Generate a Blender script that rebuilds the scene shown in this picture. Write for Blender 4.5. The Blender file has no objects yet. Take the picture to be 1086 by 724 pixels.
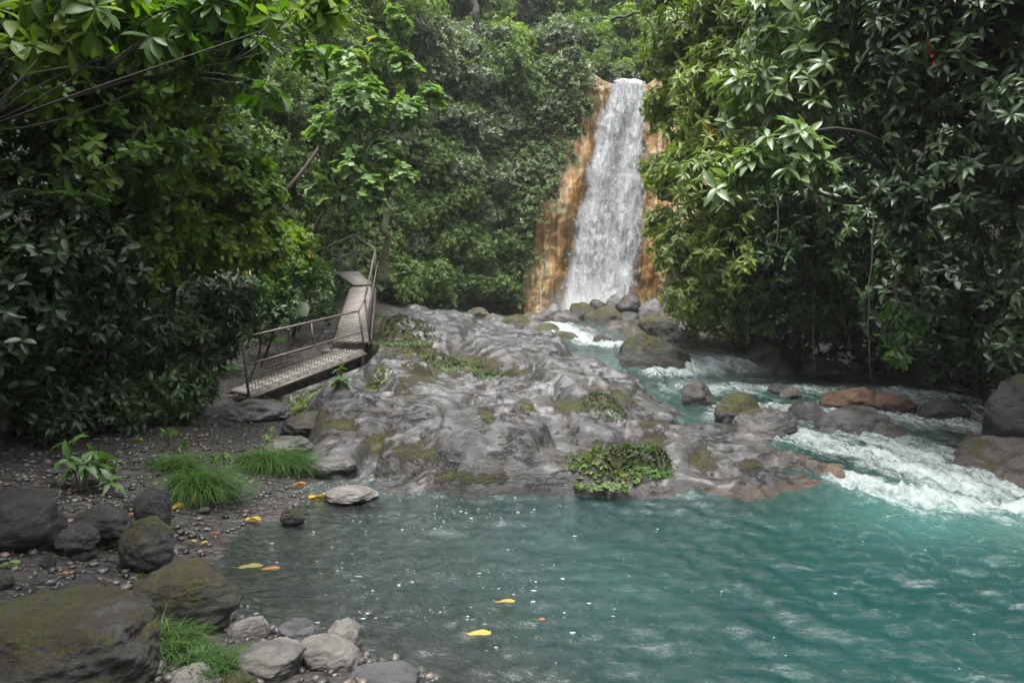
import bpy, bmesh, math, random
import numpy as np
from mathutils import Vector, Matrix

SC = bpy.context.scene
COL = SC.collection
RNG = np.random.default_rng(11)
random.seed(5)
F, HY, CH = 790.0, 295.0, 2.3          # focal length (px of the 1086 wide photo), horizon row, eye height

def U(px, py, D):
    """point seen at pixel px,py at a distance D along the view axis"""
    return np.array([(px - 543.0) / F * D, D, CH + (HY - py) / F * D])

def G(px, py, z):
    D = (CH - z) * F / (py - HY)
    return np.array([(px - 543.0) / F * D, D, z])

# ------------------------------------------------------------------ noise
_p = np.random.default_rng(3).permutation(256).astype(np.int64)
PERM = np.concatenate([_p, _p, _p])
GR = np.random.default_rng(4).normal(size=(256, 3)); GR /= np.linalg.norm(GR, axis=1)[:, None]

def pn(x, y, z=0.0):
    x, y, z = np.broadcast_arrays(np.asarray(x, float), np.asarray(y, float), np.asarray(z, float))
    xi, yi, zi = np.floor(x).astype(np.int64), np.floor(y).astype(np.int64), np.floor(z).astype(np.int64)
    xf, yf, zf = x - xi, y - yi, z - zi
    u, v, w = [t * t * t * (t * (t * 6 - 15) + 10) for t in (xf, yf, zf)]
    def g(dx, dy, dz):
        h = PERM[PERM[PERM[(xi + dx) & 255] + ((yi + dy) & 255)] + ((zi + dz) & 255)]
        gg = GR[h]
        return gg[..., 0] * (xf - dx) + gg[..., 1] * (yf - dy) + gg[..., 2] * (zf - dz)
    L = lambda a, b, t: a + t * (b - a)
    return 1.5 * L(L(L(g(0, 0, 0), g(1, 0, 0), u), L(g(0, 1, 0), g(1, 1, 0), u), v),
                   L(L(g(0, 0, 1), g(1, 0, 1), u), L(g(0, 1, 1), g(1, 1, 1), u), v), w)

def fbm(x, y, z=0.0, o=4, gain=.5, ridge=False):
    s, a, f, t = 0, 1.0, 1.0, 0
    for i in range(o):
        n = pn(x * f + 13.7 * i, y * f - 7.1 * i, np.asarray(z) * f + 3.3 * i)
        s = s + a * ((1 - 2 * np.abs(n)) if ridge else n)
        t += a; a *= gain; f *= 2.03
    return s / t

def worley(x, y, seed=0):
    xi, yi = np.floor(x).astype(np.int64), np.floor(y).astype(np.int64)
    f1 = np.full(x.shape, 9.0); f2 = np.full(x.shape, 9.0); cid = np.zeros(x.shape)
    for dx in (-1, 0, 1):
        for dy in (-1, 0, 1):
            h = PERM[PERM[(xi + dx + seed) & 255] + ((yi + dy) & 255)]
            jx, jy = GR[h, 0] * .5 + .5, GR[h, 1] * .5 + .5
            d = np.hypot(xi + dx + jx - x, yi + dy + jy - y)
            m = d < f1
            f2 = np.where(m, f1, np.minimum(f2, d)); cid = np.where(m, h, cid); f1 = np.where(m, d, f1)
    return f1, f2, cid / 255.0

def sst(a, b, x):
    t = np.clip((x - a) / (b - a), 0, 1)
    return t * t * (3 - 2 * t)

def tps(P, smooth=1e-3):
    P = np.array(P, float); n = len(P)
    r = np.hypot(P[:, None, 0] - P[None, :, 0], P[:, None, 1] - P[None, :, 1])
    K = np.where(r > 0, r * r * np.log(r + 1e-9), 0) + smooth * np.eye(n)
    Q = np.c_[np.ones(n), P[:, :2]]
    A = np.block([[K, Q], [Q.T, np.zeros((3, 3))]])
    w = np.linalg.solve(A, np.r_[P[:, 2], 0, 0, 0])
    def f(x, y):
        out = w[n] + w[n + 1] * x + w[n + 2] * y
        for i in range(n):
            r2 = (x - P[i, 0]) ** 2 + (y - P[i, 1]) ** 2
            out = out + w[i] * .5 * r2 * np.log(r2 + 1e-12)
        return out
    return f

def pdist(x, y, poly):
    """signed distance to a closed polygon, negative inside"""
    poly = np.array(poly, float); d = np.full(np.shape(x), 1e9); ins = np.zeros(np.shape(x), bool)
    for i in range(len(poly)):
        a, b = poly[i], poly[(i + 1) % len(poly)]
        e = b - a
        t = np.clip(((x - a[0]) * e[0] + (y - a[1]) * e[1]) / (e @ e), 0, 1)
        d = np.minimum(d, np.hypot(x - a[0] - t * e[0], y - a[1] - t * e[1]))
        c = (a[1] > y) != (b[1] > y)
        xx = a[0] + (y - a[1]) / (b[1] - a[1] + 1e-12) * e[0]
        ins ^= c & (x < xx)
    return np.where(ins, -d, d)

def ldist(x, y, line):
    d = np.full(np.shape(x), 1e9)
    for a, b in zip(line[:-1], line[1:]):
        a, b = np.array(a[:2], float), np.array(b[:2], float); e = b - a
        t = np.clip(((x - a[0]) * e[0] + (y - a[1]) * e[1]) / (e @ e), 0, 1)
        d = np.minimum(d, np.hypot(x - a[0] - t * e[0], y - a[1] - t * e[1]))
    return d

# ------------------------------------------------------------------ mesh building
class MB:
    def __init__(s):
        s.v, s.f, s.a, s.n = [], [], [], 0
    def add(s, V, faces, tint=None):
        V = np.asarray(V, float).reshape(-1, 3)
        for fa in (faces if isinstance(faces, list) else [faces]):
            s.f.append(np.asarray(fa, np.int64) + s.n)
        s.a.append(np.full(len(V), .5) if tint is None else np.broadcast_to(tint, (len(V),)))
        s.v.append(V); s.n += len(V)
    def grid(s, P, tint=None):
        n, m = P.shape[:2]
        i = np.arange(n * m).reshape(n, m)
        q = np.stack([i[:-1, :-1], i[:-1, 1:], i[1:, 1:], i[1:, :-1]], -1).reshape(-1, 4)
        s.add(P.reshape(-1, 3), q, tint)
    def tube(s, pts, rad, k=6):
        pts = np.asarray(pts, float); n = len(pts)
        rad = np.broadcast_to(np.asarray(rad, float), (n,))
        t = np.gradient(pts, axis=0); t /= np.linalg.norm(t, axis=1)[:, None] + 1e-9
        ref = np.array([0, 0, 1.]) if abs(t[0, 2]) < .8 else np.array([1., 0, 0])
        u = np.cross(t, ref); u /= np.linalg.norm(u, axis=1)[:, None] + 1e-9
        w = np.cross(t, u)
        a = np.linspace(0, 2 * np.pi, k, endpoint=False)
        V = pts[:, None] + rad[:, None, None] * (np.cos(a)[None, :, None] * u[:, None] + np.sin(a)[None, :, None] * w[:, None])
        i = np.arange(n * k).reshape(n, k); j = np.roll(i, -1, 1)
        q = np.stack([i[:-1], j[:-1], j[1:], i[1:]], -1).reshape(-1, 4)
        s.add(V.reshape(-1, 3), [q, i[0][::-1][None], i[-1][None]])
    def prism(s, corners, th):
        """slab under four top corners"""
        c = np.asarray(corners, float); d = c - np.array([0, 0, th])
        s.add(np.r_[c, d], [np.array([[0, 1, 2, 3], [7, 6, 5, 4], [0, 4, 5, 1], [1, 5, 6, 2], [2, 6, 7, 3], [3, 7, 4, 0]])])
    def build(s, name, mat, parent=None, smooth=True, attrs=None, loc=None):
        V = np.concatenate(s.v)
        if loc is not None: V = V - np.asarray(loc, float)
        me = bpy.data.meshes.new(name)
        me.vertices.add(len(V)); me.vertices.foreach_set('co', V.astype(np.float32).ravel())
        loops = np.concatenate([f.ravel() for f in s.f]); sizes = np.concatenate([np.full(len(f), f.shape[1]) for f in s.f])
        me.loops.add(len(loops)); me.loops.foreach_set('vertex_index', loops.astype(np.int32))
        me.polygons.add(len(sizes))
        me.polygons.foreach_set('loop_start', np.r_[0, np.cumsum(sizes)[:-1]].astype(np.int32))
        if smooth: me.polygons.foreach_set('use_smooth', np.ones(len(sizes), bool))
        me.update(calc_edges=True)
        t = me.attributes.new('tint', 'FLOAT', 'POINT'); t.data.foreach_set('value', np.concatenate(s.a).astype(np.float32))
        for k, v in (attrs or {}).items():
            t = me.attributes.new(k, 'FLOAT', 'POINT'); t.data.foreach_set('value', np.asarray(v, np.float32).ravel())
        me.materials.append(mat)
        o = bpy.data.objects.new(name, me); COL.objects.link(o)
        if loc is not None and parent is None: o.location = loc
        if parent is not None: o.parent = parent
        return o

def tag(o, label=None, cat=None, group=None, kind=None):
    for k, v in (('label', label), ('category', cat), ('group', group), ('kind', kind)):
        if v: o[k] = v
    return o

def empty(name, loc, label, cat, group=None):
    o = bpy.data.objects.new(name, None); COL.objects.link(o); o.location = loc; o.empty_display_size = .2
    return tag(o, label, cat, group)

def copy_thing(o, loc, rz, sc, label, group=None):
    r = o.copy(); COL.objects.link(r); r.location = loc; r.rotation_euler = (0, 0, rz)
    r.scale = (sc, sc, sc) if np.isscalar(sc) else sc
    tag(r, label, None, group)
    for ch in o.children:
        c = ch.copy(); COL.objects.link(c); c.parent = r
    return r

# ------------------------------------------------------------------ materials
class NT:
    def __init__(s, name):
        s.m = bpy.data.materials.new(name); s.m.use_nodes = True
        s.t = s.m.node_tree; s.t.nodes.clear()
        s.out = s.t.nodes.new('ShaderNodeOutputMaterial')
    def n(s, typ, _in=None, **kw):
        d = s.t.nodes.new('ShaderNode' + typ)
        for k, v in kw.items(): setattr(d, k, v)
        for k, v in (_in or {}).items():
            if hasattr(v, 'is_output'): s.t.links.new(v, d.inputs[k])
            else: d.inputs[k].default_value = v
        return d
    def noise(s, vec, scale, detail=4, rough=.55, dist=0):
        return s.n('TexNoise', {'Vector': vec, 'Scale': scale, 'Detail': detail, 'Roughness': rough, 'Distortion': dist}).outputs['Fac']
    def ramp(s, fac, *stops):
        d = s.n('ValToRGB', {'Fac': fac}); e = d.color_ramp.elements
        while len(e) < len(stops): e.new(.5)
        for i, (p, c) in enumerate(stops):
            e[i].position = p; e[i].color = (*c, 1) if len(c) == 3 else c
        return d.outputs['Color']
    def rng(s, v, a, b, c=0., d=1.):
        return s.n('MapRange', {'Value': v, 'From Min': a, 'From Max': b, 'To Min': c, 'To Max': d}, interpolation_type='SMOOTHSTEP').outputs['Result']
    def math(s, op, a, b=0.):
        return s.n('Math', {0: a, 1: b}, operation=op).outputs[0]
    def mix(s, f, a, b, mode='MIX'):
        d = s.n('Mix', data_type='RGBA', blend_type=mode)
        for i, v in ((0, f), (6, a), (7, b)):
            if hasattr(v, 'is_output'): s.t.links.new(v, d.inputs[i])
            else: d.inputs[i].default_value = v if i == 0 else (*v[:3], 1)
        return d.outputs[2]
    def attr(s, name): return s.n('Attribute', attribute_name=name).outputs['Fac']
    def bump(s, h, strength, dist, nrm=None):
        i = {'Height': h, 'Strength': strength, 'Distance': dist}
        if nrm is not None: i['Normal'] = nrm
        return s.n('Bump', i).outputs['Normal']
    def mixs(s, f, a, b):
        return s.n('MixShader', {0: f, 1: a, 2: b}).outputs[0]
    def done(s, sh):
        s.t.links.new(sh, s.out.inputs['Surface']); return s.m
    def obj(s): return s.n('TexCoord').outputs['Object']
    def scale(s, v, sc): return s.n('Mapping', {'Vector': v, 'Scale': sc}).outputs[0]

def leaf_mat(name, c0, c1, c2, rough=.42, tr=.3, spec=.5):
    t = NT(name)
    tint = t.attr('tint')
    c = t.ramp(tint, (0, c0), (.55, c1), (.93, c2), (.985, c2), (1, (.32, .22, .02)))
    v = t.noise(t.obj(), 9, 2)
    c = t.mix(t.rng(v, .35, .75, 0, .35), c, (c0[0] * .6, c0[1] * .6, c0[2] * .6))
    p = t.n('BsdfPrincipled', {'Base Color': c, 'Roughness': rough, 'Specular IOR Level': spec})
    tc = t.mix(1.0, c, (1.5, 1.7, .55), 'MULTIPLY')
    tl = t.n('BsdfTranslucent', {'Color': tc})
    return t.done(t.mixs(tr, p.outputs[0], tl.outputs[0]))

def bark_mat(name, c0, c1, moss=.3):
    t = NT(name); o = t.obj()
    a = t.noise(t.scale(o, (6, 6, 1.5)), 3, 5)
    c = t.ramp(a, (.3, c0), (.7, c1))
    m = t.rng(t.noise(o, 2.5, 4), .62 - moss * .3, .72 - moss * .2)
    c = t.mix(t.math('MULTIPLY', m, moss), c, (.05, .07, .015))
    p = t.n('BsdfPrincipled', {'Base Color': c, 'Roughness': .8, 'Normal': t.bump(a, .6, .02)})
    return t.done(p.outputs[0])

def rock_mat(name, dark, light, moss=.5, wet=.4, orange=0., scale=1., mossc=(.062, .066, .009)):
    """bare stone with stains, grain and moss"""
    t = NT(name); o = t.obj(); o = t.n('VectorMath', {0: o, 1: t.n('Mapping', {'Vector': t.n('ObjectInfo').outputs['Random'], 'Scale': (37, 53, 71)}).outputs[0]}, operation='ADD').outputs[0]
    big = t.noise(o, 1.3 * scale, 6, .65, .5)
    fine = t.noise(o, 22 * scale, 10, .8)
    mid = t.noise(t.scale(o, (1.0, 1.3, 2.2)), 3.0 * scale, 7, .68, .6)
    c = t.ramp(big, (.30, dark), (.70, light))
    c = t.mix(t.rng(mid, .45, .66, 0, .8), c, tuple(x * .45 for x in dark))
    c = t.mix(t.rng(fine, .52, .72, 0, .6), c, tuple(min(1, x * 1.45) for x in light))
    if orange:
        om = t.math('MULTIPLY', t.rng(t.noise(t.scale(o, (1, 1, 1.6)), 1.5 * scale, 6, .68), .50, .64), orange)
        c = t.mix(om, c, t.ramp(fine, (.3, (.060, .028, .012)), (.7, (.14, .075, .032))))
    nz = t.n('SeparateXYZ', {0: t.n('NewGeometry').outputs['Normal']}).outputs['Z']
    mn = t.math('ADD', t.math('ADD', t.math('MULTIPLY', t.noise(o, 1.9 * scale, 5, .6), .8), t.math('MULTIPLY', t.noise(o, 8 * scale, 8, .75), .45)), t.rng(nz, -.2, .9, -.26, .0))
    mm = t.rng(mn, .66 - moss * .24, .76 - moss * .18)
    mm = t.math('MULTIPLY', mm, .92 if moss > 0 else 0)
    mv = t.noise(o, 38 * scale, 6, .75)
    mc = t.mix(t.rng(mv, .35, .68), tuple(x * .22 for x in mossc), tuple(x * 1.5 for x in mossc))
    mc = t.mix(t.rng(t.noise(o, 2.6 * scale, 5, .65), .46, .6, 0, .8), mc, (.034, .022, .009))
    c = t.mix(mm, c, mc)
    r = t.n('MapRange', {'Value': t.noise(o, 4, 6), 'From Min': .3, 'From Max': .7, 'To Min': wet - .14, 'To Max': wet + .28}).outputs[0]
    r = t.math('MAXIMUM', r, t.math('MULTIPLY', mm, .95))
    h = t.math('ADD', t.math('MULTIPLY', fine, .5), t.math('MULTIPLY', mid, 1.0))
    n1 = t.bump(h, 1.0, .05)
    n2 = t.bump(t.math('MULTIPLY', mv, mm), 1.0, .04, n1)
    p = t.n('BsdfPrincipled', {'Base Color': c, 'Roughness': r, 'Specular IOR Level': .5, 'Normal': n2})
    return t.done(p.outputs[0])

M = {}
M['broad'] = leaf_mat('broad_leaf', (0.021, 0.052, 0.006), (0.052, 0.115, 0.010), (0.147, 0.213, 0.018), .40, .40, .25)
M['glossy'] = leaf_mat('glossy_leaf', (0.016, 0.040, 0.011), (0.031, 0.073, 0.016), (0.066, 0.119, 0.023), .38, .22, .4)
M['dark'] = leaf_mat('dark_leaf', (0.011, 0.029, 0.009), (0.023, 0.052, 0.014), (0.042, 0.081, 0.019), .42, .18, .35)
M['whorl'] = leaf_mat('whorled_leaf', (0.069, 0.109, 0.022), (0.132, 0.187, 0.038), (0.203, 0.258, 0.048), .40, .32, .35)
M['palewhorl'] = leaf_mat('pale_whorled_leaf', (0.070, 0.116, 0.040), (0.117, 0.176, 0.063), (0.157, 0.215, 0.081), .36, .3, .55)
M['sheen'] = leaf_mat('sheen_leaf', (0.017, 0.037, 0.013), (0.034, 0.066, 0.022), (0.065, 0.102, 0.032), .34, .12, .35)
M['sapling'] = leaf_mat('sapling_leaf', (0.072, 0.132, 0.040), (0.127, 0.209, 0.064), (0.176, 0.253, 0.079), .42, .36, .3)
M['silver'] = leaf_mat('silver_leaf', (.060, .088, .044), (.100, .135, .072), (.145, .18, .10), .5, .22, .35)
M['forest'] = leaf_mat('forest_leaf', (0.041, 0.079, 0.020), (0.080, 0.130, 0.032), (0.127, 0.176, 0.042), .5, .26, .25)
M['lime'] = leaf_mat('lime_leaf', (.075, .125, .024), (.12, .185, .038), (.17, .235, .055), .5, .34, .25)
M['creeper'] = leaf_mat('creeper_leaf', (0.024, 0.050, 0.013), (0.051, 0.088, 0.023), (0.090, 0.125, 0.034), .5, .2, .25)
M['fern'] = leaf_mat('fern_leaf', (0.023, 0.064, 0.011), (0.045, 0.106, 0.015), (0.075, 0.145, 0.023), .5, .35)
M['grass'] = leaf_mat('grass_blade', (0.023, 0.059, 0.011), (0.042, 0.098, 0.019), (0.069, 0.133, 0.032), .55, .3, .25)
M['yellow'] = leaf_mat('fallen_leaf_yellow', (.28, .17, .012), (.36, .24, .02), (.40, .29, .05), .5, .25)
M['olive'] = leaf_mat('fallen_leaf_olive', (.17, .16, .04), (.22, .21, .06), (.26, .24, .08), .5, .25)
M['rust'] = leaf_mat('fallen_leaf_rust', (.18, .07, .02), (.25, .11, .03), (.28, .14, .04), .5, .25)
M['red'] = leaf_mat('red_petal', (.45, .02, .015), (.55, .03, .02), (.6, .05, .03), .5, .25)
M['bark'] = bark_mat('bark', (.028, .020, .014), (.085, .065, .048), .4)
M['darkbark'] = bark_mat('dark_bark', (.008, .006, .005), (.026, .020, .014), .3)
M['palebark'] = bark_mat('mossy_bark', (.06, .055, .035), (.13, .12, .08), .8)
M['deadwood'] = bark_mat('dead_wood', (.02, .014, .009), (.055, .038, .025), .1)
M['vine'] = bark_mat('vine_bark', (.05, .045, .03), (.13, .115, .08), .2)
M['greyrock'] = rock_mat('grey_rock', (.055, .053, .051), (.125, .12, .117), .25, .40)
M['mossyrock'] = rock_mat('mossy_rock', (.026, .024, .020), (.074, .069, .062), .8, .5, 0, 1.8)
M['halfmoss'] = rock_mat('half_mossy_rock', (.042, .04, .036), (.105, .10, .094), .72, .45)
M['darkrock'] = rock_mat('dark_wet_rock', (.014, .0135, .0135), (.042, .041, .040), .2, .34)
M['palerock'] = rock_mat('pale_stone', (.10, .092, .082), (.21, .198, .182), .0, .6)
M['slate'] = rock_mat('smooth_grey_stone', (.046, .046, .050), (.10, .10, .104), .0, .5)
M['rustrock'] = rock_mat('rust_stained_rock', (.034, .031, .028), (.092, .078, .064), .2, .30, .95, 1.3)
M['brownrock'] = rock_mat('brown_wet_rock', (.045, .023, .012), (.11, .058, .028), .0, .3, .5)

# ------------------------------------------------------------------ the lie of the land
VALLEY = [(-3.6, -5), (-5.0, 4), (-6.4, 9), (-6.0, 13), (-5.2, 17), (-5.0, 21), (-3.4, 25.5), (-1, 28), (.6, 30), (2, 31), (6.0, 31),
          (6.0, 24), (5.9, 19.3), (8.6, 16.6), (9.6, 12.5), (8.4, 9), (8.0, 7), (9, 3), (9, -5)]
gp = [(-.44, 4.24, 0), (-.95, 4.6, 0), (-1.92, 5.27, 0), (-2.4, 5.96, 0), (-2.5, 6.5, 0), (-2.24, 7.27, 0), (-1.9, 7.8, 0),
      (-3.2, 4.7, .34), (-4.5, 4, .7), (-2.9, 4.2, .3), (-2.0, 4.1, .18), (-1.2, 3.6, .14), (-.5, 3.2, .1), (-3.1, 6.4, .16), (-3.5, 8, .2), (-5, 7, .4),
      (-5, 9.4, .42), (-2.6, 9, .06), (-3.7, 12, .16), (-5, 13, .3), (-4.6, 16, .85), (-4.2, 19, 1.4), (-4, 22, 1.5), (-1, 24, 1.1), (1, 26, .9),
      (0, 0, .3), (2, 1.5, -.5), (-3, 0, .8), (6.9, 9.2, .4), (5.9, 7.6, -.2), (6.5, 5, -.6), (7.7, 8, .7), (8.3, 13.6, .5), (6.6, 15.8, .8), (5.4, 17.4, .95), (5.4, 22, 1.1), (5, 28, 1.2),
      (3.9, 11, 0), (5, 10, -.05), (4.5, 8.5, -.25), (6, 12.5, .02), (7.3, 12.6, .1), (3.6, 13.8, .0), (3.6, 15.6, .38), (2.3, 17, .45), (2, 21, .55), (3, 28, .6),
      (-.5, 5.2, -.38), (-1.4, 6, -.22), (1, 5, -1.2), (3, 5, -1.6), (3, 7, -1.2), (0, 6.5, -.75), (-.8, 7.2, -.35), (1, 7.4, -.7),
      (0, 9.2, -.3), (0, 12, 0), (-1, 16, .4), (1, 14, .2), (9, 0, -.6)]
_gf = tps(gp, .01)

def ground_z(x, y):
    x, y = np.asarray(x, float), np.asarray(y, float)
    b = _gf(np.clip(x, -7, 9.5), np.clip(y, -2, 30))
    d = np.maximum(pdist(x, y, VALLEY), 0)
    s = 1.25 + 4.2 * sst(23.5, 29, y) * sst(9, 4, x)
    d0 = 10.3 / s
    h = np.where(d < d0, s * d, s * d0 + .62 * (d - d0))
    h = np.minimum(h, 40 + .05 * d)
    n = .05 * fbm(x * 1.3, y * 1.3, 0, 3) + .02 * fbm(x * 5, y * 5, 2, 3) + sst(0, 2, d) * .7 * fbm(x * .35, y * .35, 7, 3)
    return b + h + n

def hit(px, py, d0=8., d1=70., step=.06):
    D = np.arange(d0, d1, step)
    P = np.stack([(px - 543) / F * D, D, CH + (HY - py) / F * D], 1)
    g = ground_z(P[:, 0], P[:, 1])
    k = np.argmax(P[:, 2] < g) if (P[:, 2] < g).any() else len(D) - 1
    return np.array([P[k, 0], P[k, 1], g[k]])

def axis(parts):
    out = []
    for a, b, s in parts:
        out.append(np.arange(a, b, s))
    return np.concatenate(out + [[parts[-1][1]]])

xs = axis([(-90, -30, 6), (-30, -10, 1.2), (-10, -5, .25), (-5, 6, .07), (6, 10, .2), (10, 30, 1.2), (30, 90, 6)])
ys = axis([(-40, -4, 4), (-4, 3, .3), (3, 12, .06), (12, 20, .15), (20, 36, .3), (36, 60, 1.5), (60, 120, 6)])
X, Y = np.meshgrid(xs, ys)
Z = ground_z(X, Y)
g = MB(); g.grid(np.stack([X, Y, Z], -1))
t = NT('ground_soil'); o = t.obj()
vor = t.n('TexVoronoi', {'Vector': o, 'Scale': 16.0, 'Randomness': 1.0})
peb = t.mix(t.rng(t.noise(o, 2.0, 4), .35, .65), t.ramp(vor.outputs['Color'], (.1, (.007, .006, .0055)), (.9, (.036, .031, .026))), (.011, .0095, .008))
soil = t.ramp(t.noise(o, 3, 6, .65), (.3, (.005, .004, .003)), (.7, (.016, .0125, .0085)))
zz = t.n('SeparateXYZ', {0: o}).outputs['Z']
c = t.mix(t.rng(zz, .35, .8), peb, soil)
c = t.mix(t.math('MULTIPLY', t.rng(t.noise(o, 1.1, 5), .5, .62), t.rng(zz, .5, 1.5)), c, (.03, .05, .014))
hgt = t.math('ADD', t.math('MULTIPLY', vor.outputs['Distance'], -1.0), t.math('MULTIPLY', t.noise(o, 20, 5), .6))
p = t.n('BsdfPrincipled', {'Base Color': c, 'Roughness': t.rng(t.noise(o, 5, 3), .3, .7, .4, .8), 'Normal': t.bump(hgt, .7, .04)})
tag(g.build('ground', t.done(p.outputs[0])), kind='structure')

# ------------------------------------------------------------------ bedrock shelf
rp = [(330, 536, -.08), (345, 531, -.02), (420, 530, -.02), (500, 529, -.02), (580, 529, -.02), (640, 527, -.02), (700, 520, -.02), (780, 524, -.02), (850, 522, -.02), (895, 508, -.02)]
rp = [tuple(G(a, b, z)) for a, b, z in rp]
rp += [tuple(G(a, b, z * (1 - .27 * float(sst(345, 385, b)) * float(sst(425, 480, a))))) for a, b, z in [
    (380, 505, .10), (450, 505, .20), (500, 500, .36), (530, 490, .42), (560, 505, .28), (610, 508, .25), (660, 495, .38), (700, 492, .36), (760, 492, .24), (830, 498, .12), (870, 500, .08),
    (350, 470, .22), (400, 465, .32), (430, 465, .40), (480, 435, .62), (420, 425, .62), (560, 440, .66), (610, 450, .60), (650, 462, .55), (700, 465, .44), (760, 470, .32), (820, 480, .16),
    (390, 400, .78), (460, 392, .92), (520, 398, .92), (570, 385, 1.0), (620, 392, .92), (655, 408, .72), (690, 432, .52), (740, 446, .40), (790, 462, .24),
    (395, 350, 1.25), (440, 350, 1.25), (500, 355, 1.15), (560, 360, 1.05), (620, 368, .92), (400, 322, 1.5), (450, 328, 1.35), (520, 335, 1.28), (570, 345, 1.05), (345, 395, .85), (325, 430, .35),
    (350, 350, 1.25), (365, 335, 1.45), (340, 345, 1.2)]]
rp += [(3.9, 9.2, -.1), (3.3, 9.8, .02), (2.7, 10.6, .1), (2.3, 11.6, .15), (2.2, 13.2, .2), (1.9, 15, .4), (1.6, 17, .55), (1.1, 19, .62), (.8, 22, .6), (4.1, 8.5, -.25), (-.5, 22.5, .9), (-2, 22.5, 1.2), (-3.6, 22, 1.5),
       (-2.4, 8.6, -.05), (-2.9, 10, .02), (-3.5, 11.5, .1), (-5, 14, .2), (-5, 17, .9), (-5, 20, 1.4), (-2, 7.2, -.25), (0, 7.2, -.25), (2, 7.4, -.3), (3.4, 7.5, -.3), (4.2, 7.8, -.4)]
_rf = tps(rp, .004)
G0 = None
RPOLY = [(-2.15, 7.5), (3.9, 7.5), (4.5, 8.3), (4.2, 9.3), (2.9, 10.9), (2.35, 13), (2.0, 15.5), (1.4, 18.5), (.8, 22.5), (-3.7, 22.5), (-4.9, 19), (-4.9, 15), (-4.2, 12.8), (-3.0, 10.2), (-2.4, 8.4)]

def base_hit(px, py):
    D = np.arange(7.3, 24, .02)
    x = (px - 543) / F * D; z = CH + (HY - py) / F * D
    k = np.argmax(z < _rf(x, D)); return np.array([x[k], D[k], z[k]])
# slabs of the shelf: left, right, back and front row of each, and how far it stands out
SLABS = []
for x0, x1, yt, yb, h in [(396, 462, 308, 336, .45), (415, 505, 328, 358, .14), (484, 596, 345, 388, .16), (580, 664, 362, 392, -.06), (572, 668, 384, 430, .10), (388, 446, 362, 406, .20), (406, 514, 394, 440, .20), (500, 586, 398, 440, .14),
                          (536, 658, 424, 470, .08), (650, 748, 408, 470, .14), (660, 742, 452, 520, .12), (472, 578, 446, 512, .26), (408, 478, 455, 510, .14), (372, 545, 494, 526, .10), (545, 650, 472, 525, .14), (334, 414, 410, 464, .16), (300, 384, 455, 508, .12),
                          (232, 318, 420, 446, .10), (700, 792, 412, 448, .10), (455, 545, 318, 344, .10), (540, 606, 334, 358, .08), (446, 520, 372, 398, -.02), (600, 700, 468, 500, .02), (345, 402, 340, 366, .05), (610, 700, 395, 425, .08)]:
    pc = (x0 + x1) / 2; A_, B_ = base_hit(pc, yt), base_hit(pc, yb)
    c_ = (A_ + B_) / 2; e_ = .02
    zc_ = float(_rf(c_[0], c_[1])); gxx = (float(_rf(c_[0] + e_, c_[1])) - zc_) / e_; gyy = (float(_rf(c_[0], c_[1] + e_)) - zc_) / e_
    SLABS.append((c_[0], c_[1], (x1 - x0) / 2 * c_[1] / F * 1.08, max(.2, (A_[1] - B_[1]) / 2 * 1.06), zc_, np.clip(gxx, -.35, .35) * .7, np.clip(gyy, -.1, .5) * .40, h * .7))

SLABS += [(2.62, 8.95, .72, .85, .20, -.10, .12, .12), (3.28, 8.62, .66, .52, .10, -.10, .10, .12), (2.1, 8.6, .5, .55, .24, -.1, .1, .1), (2.25, 8.18, .85, .45, .14, -.05, .15, .1), (2.95, 8.22, .7, .40, .10, -.05, .15, .1), (1.5, 8.12, .7, .45, .16, 0, .15, .1)]

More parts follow.
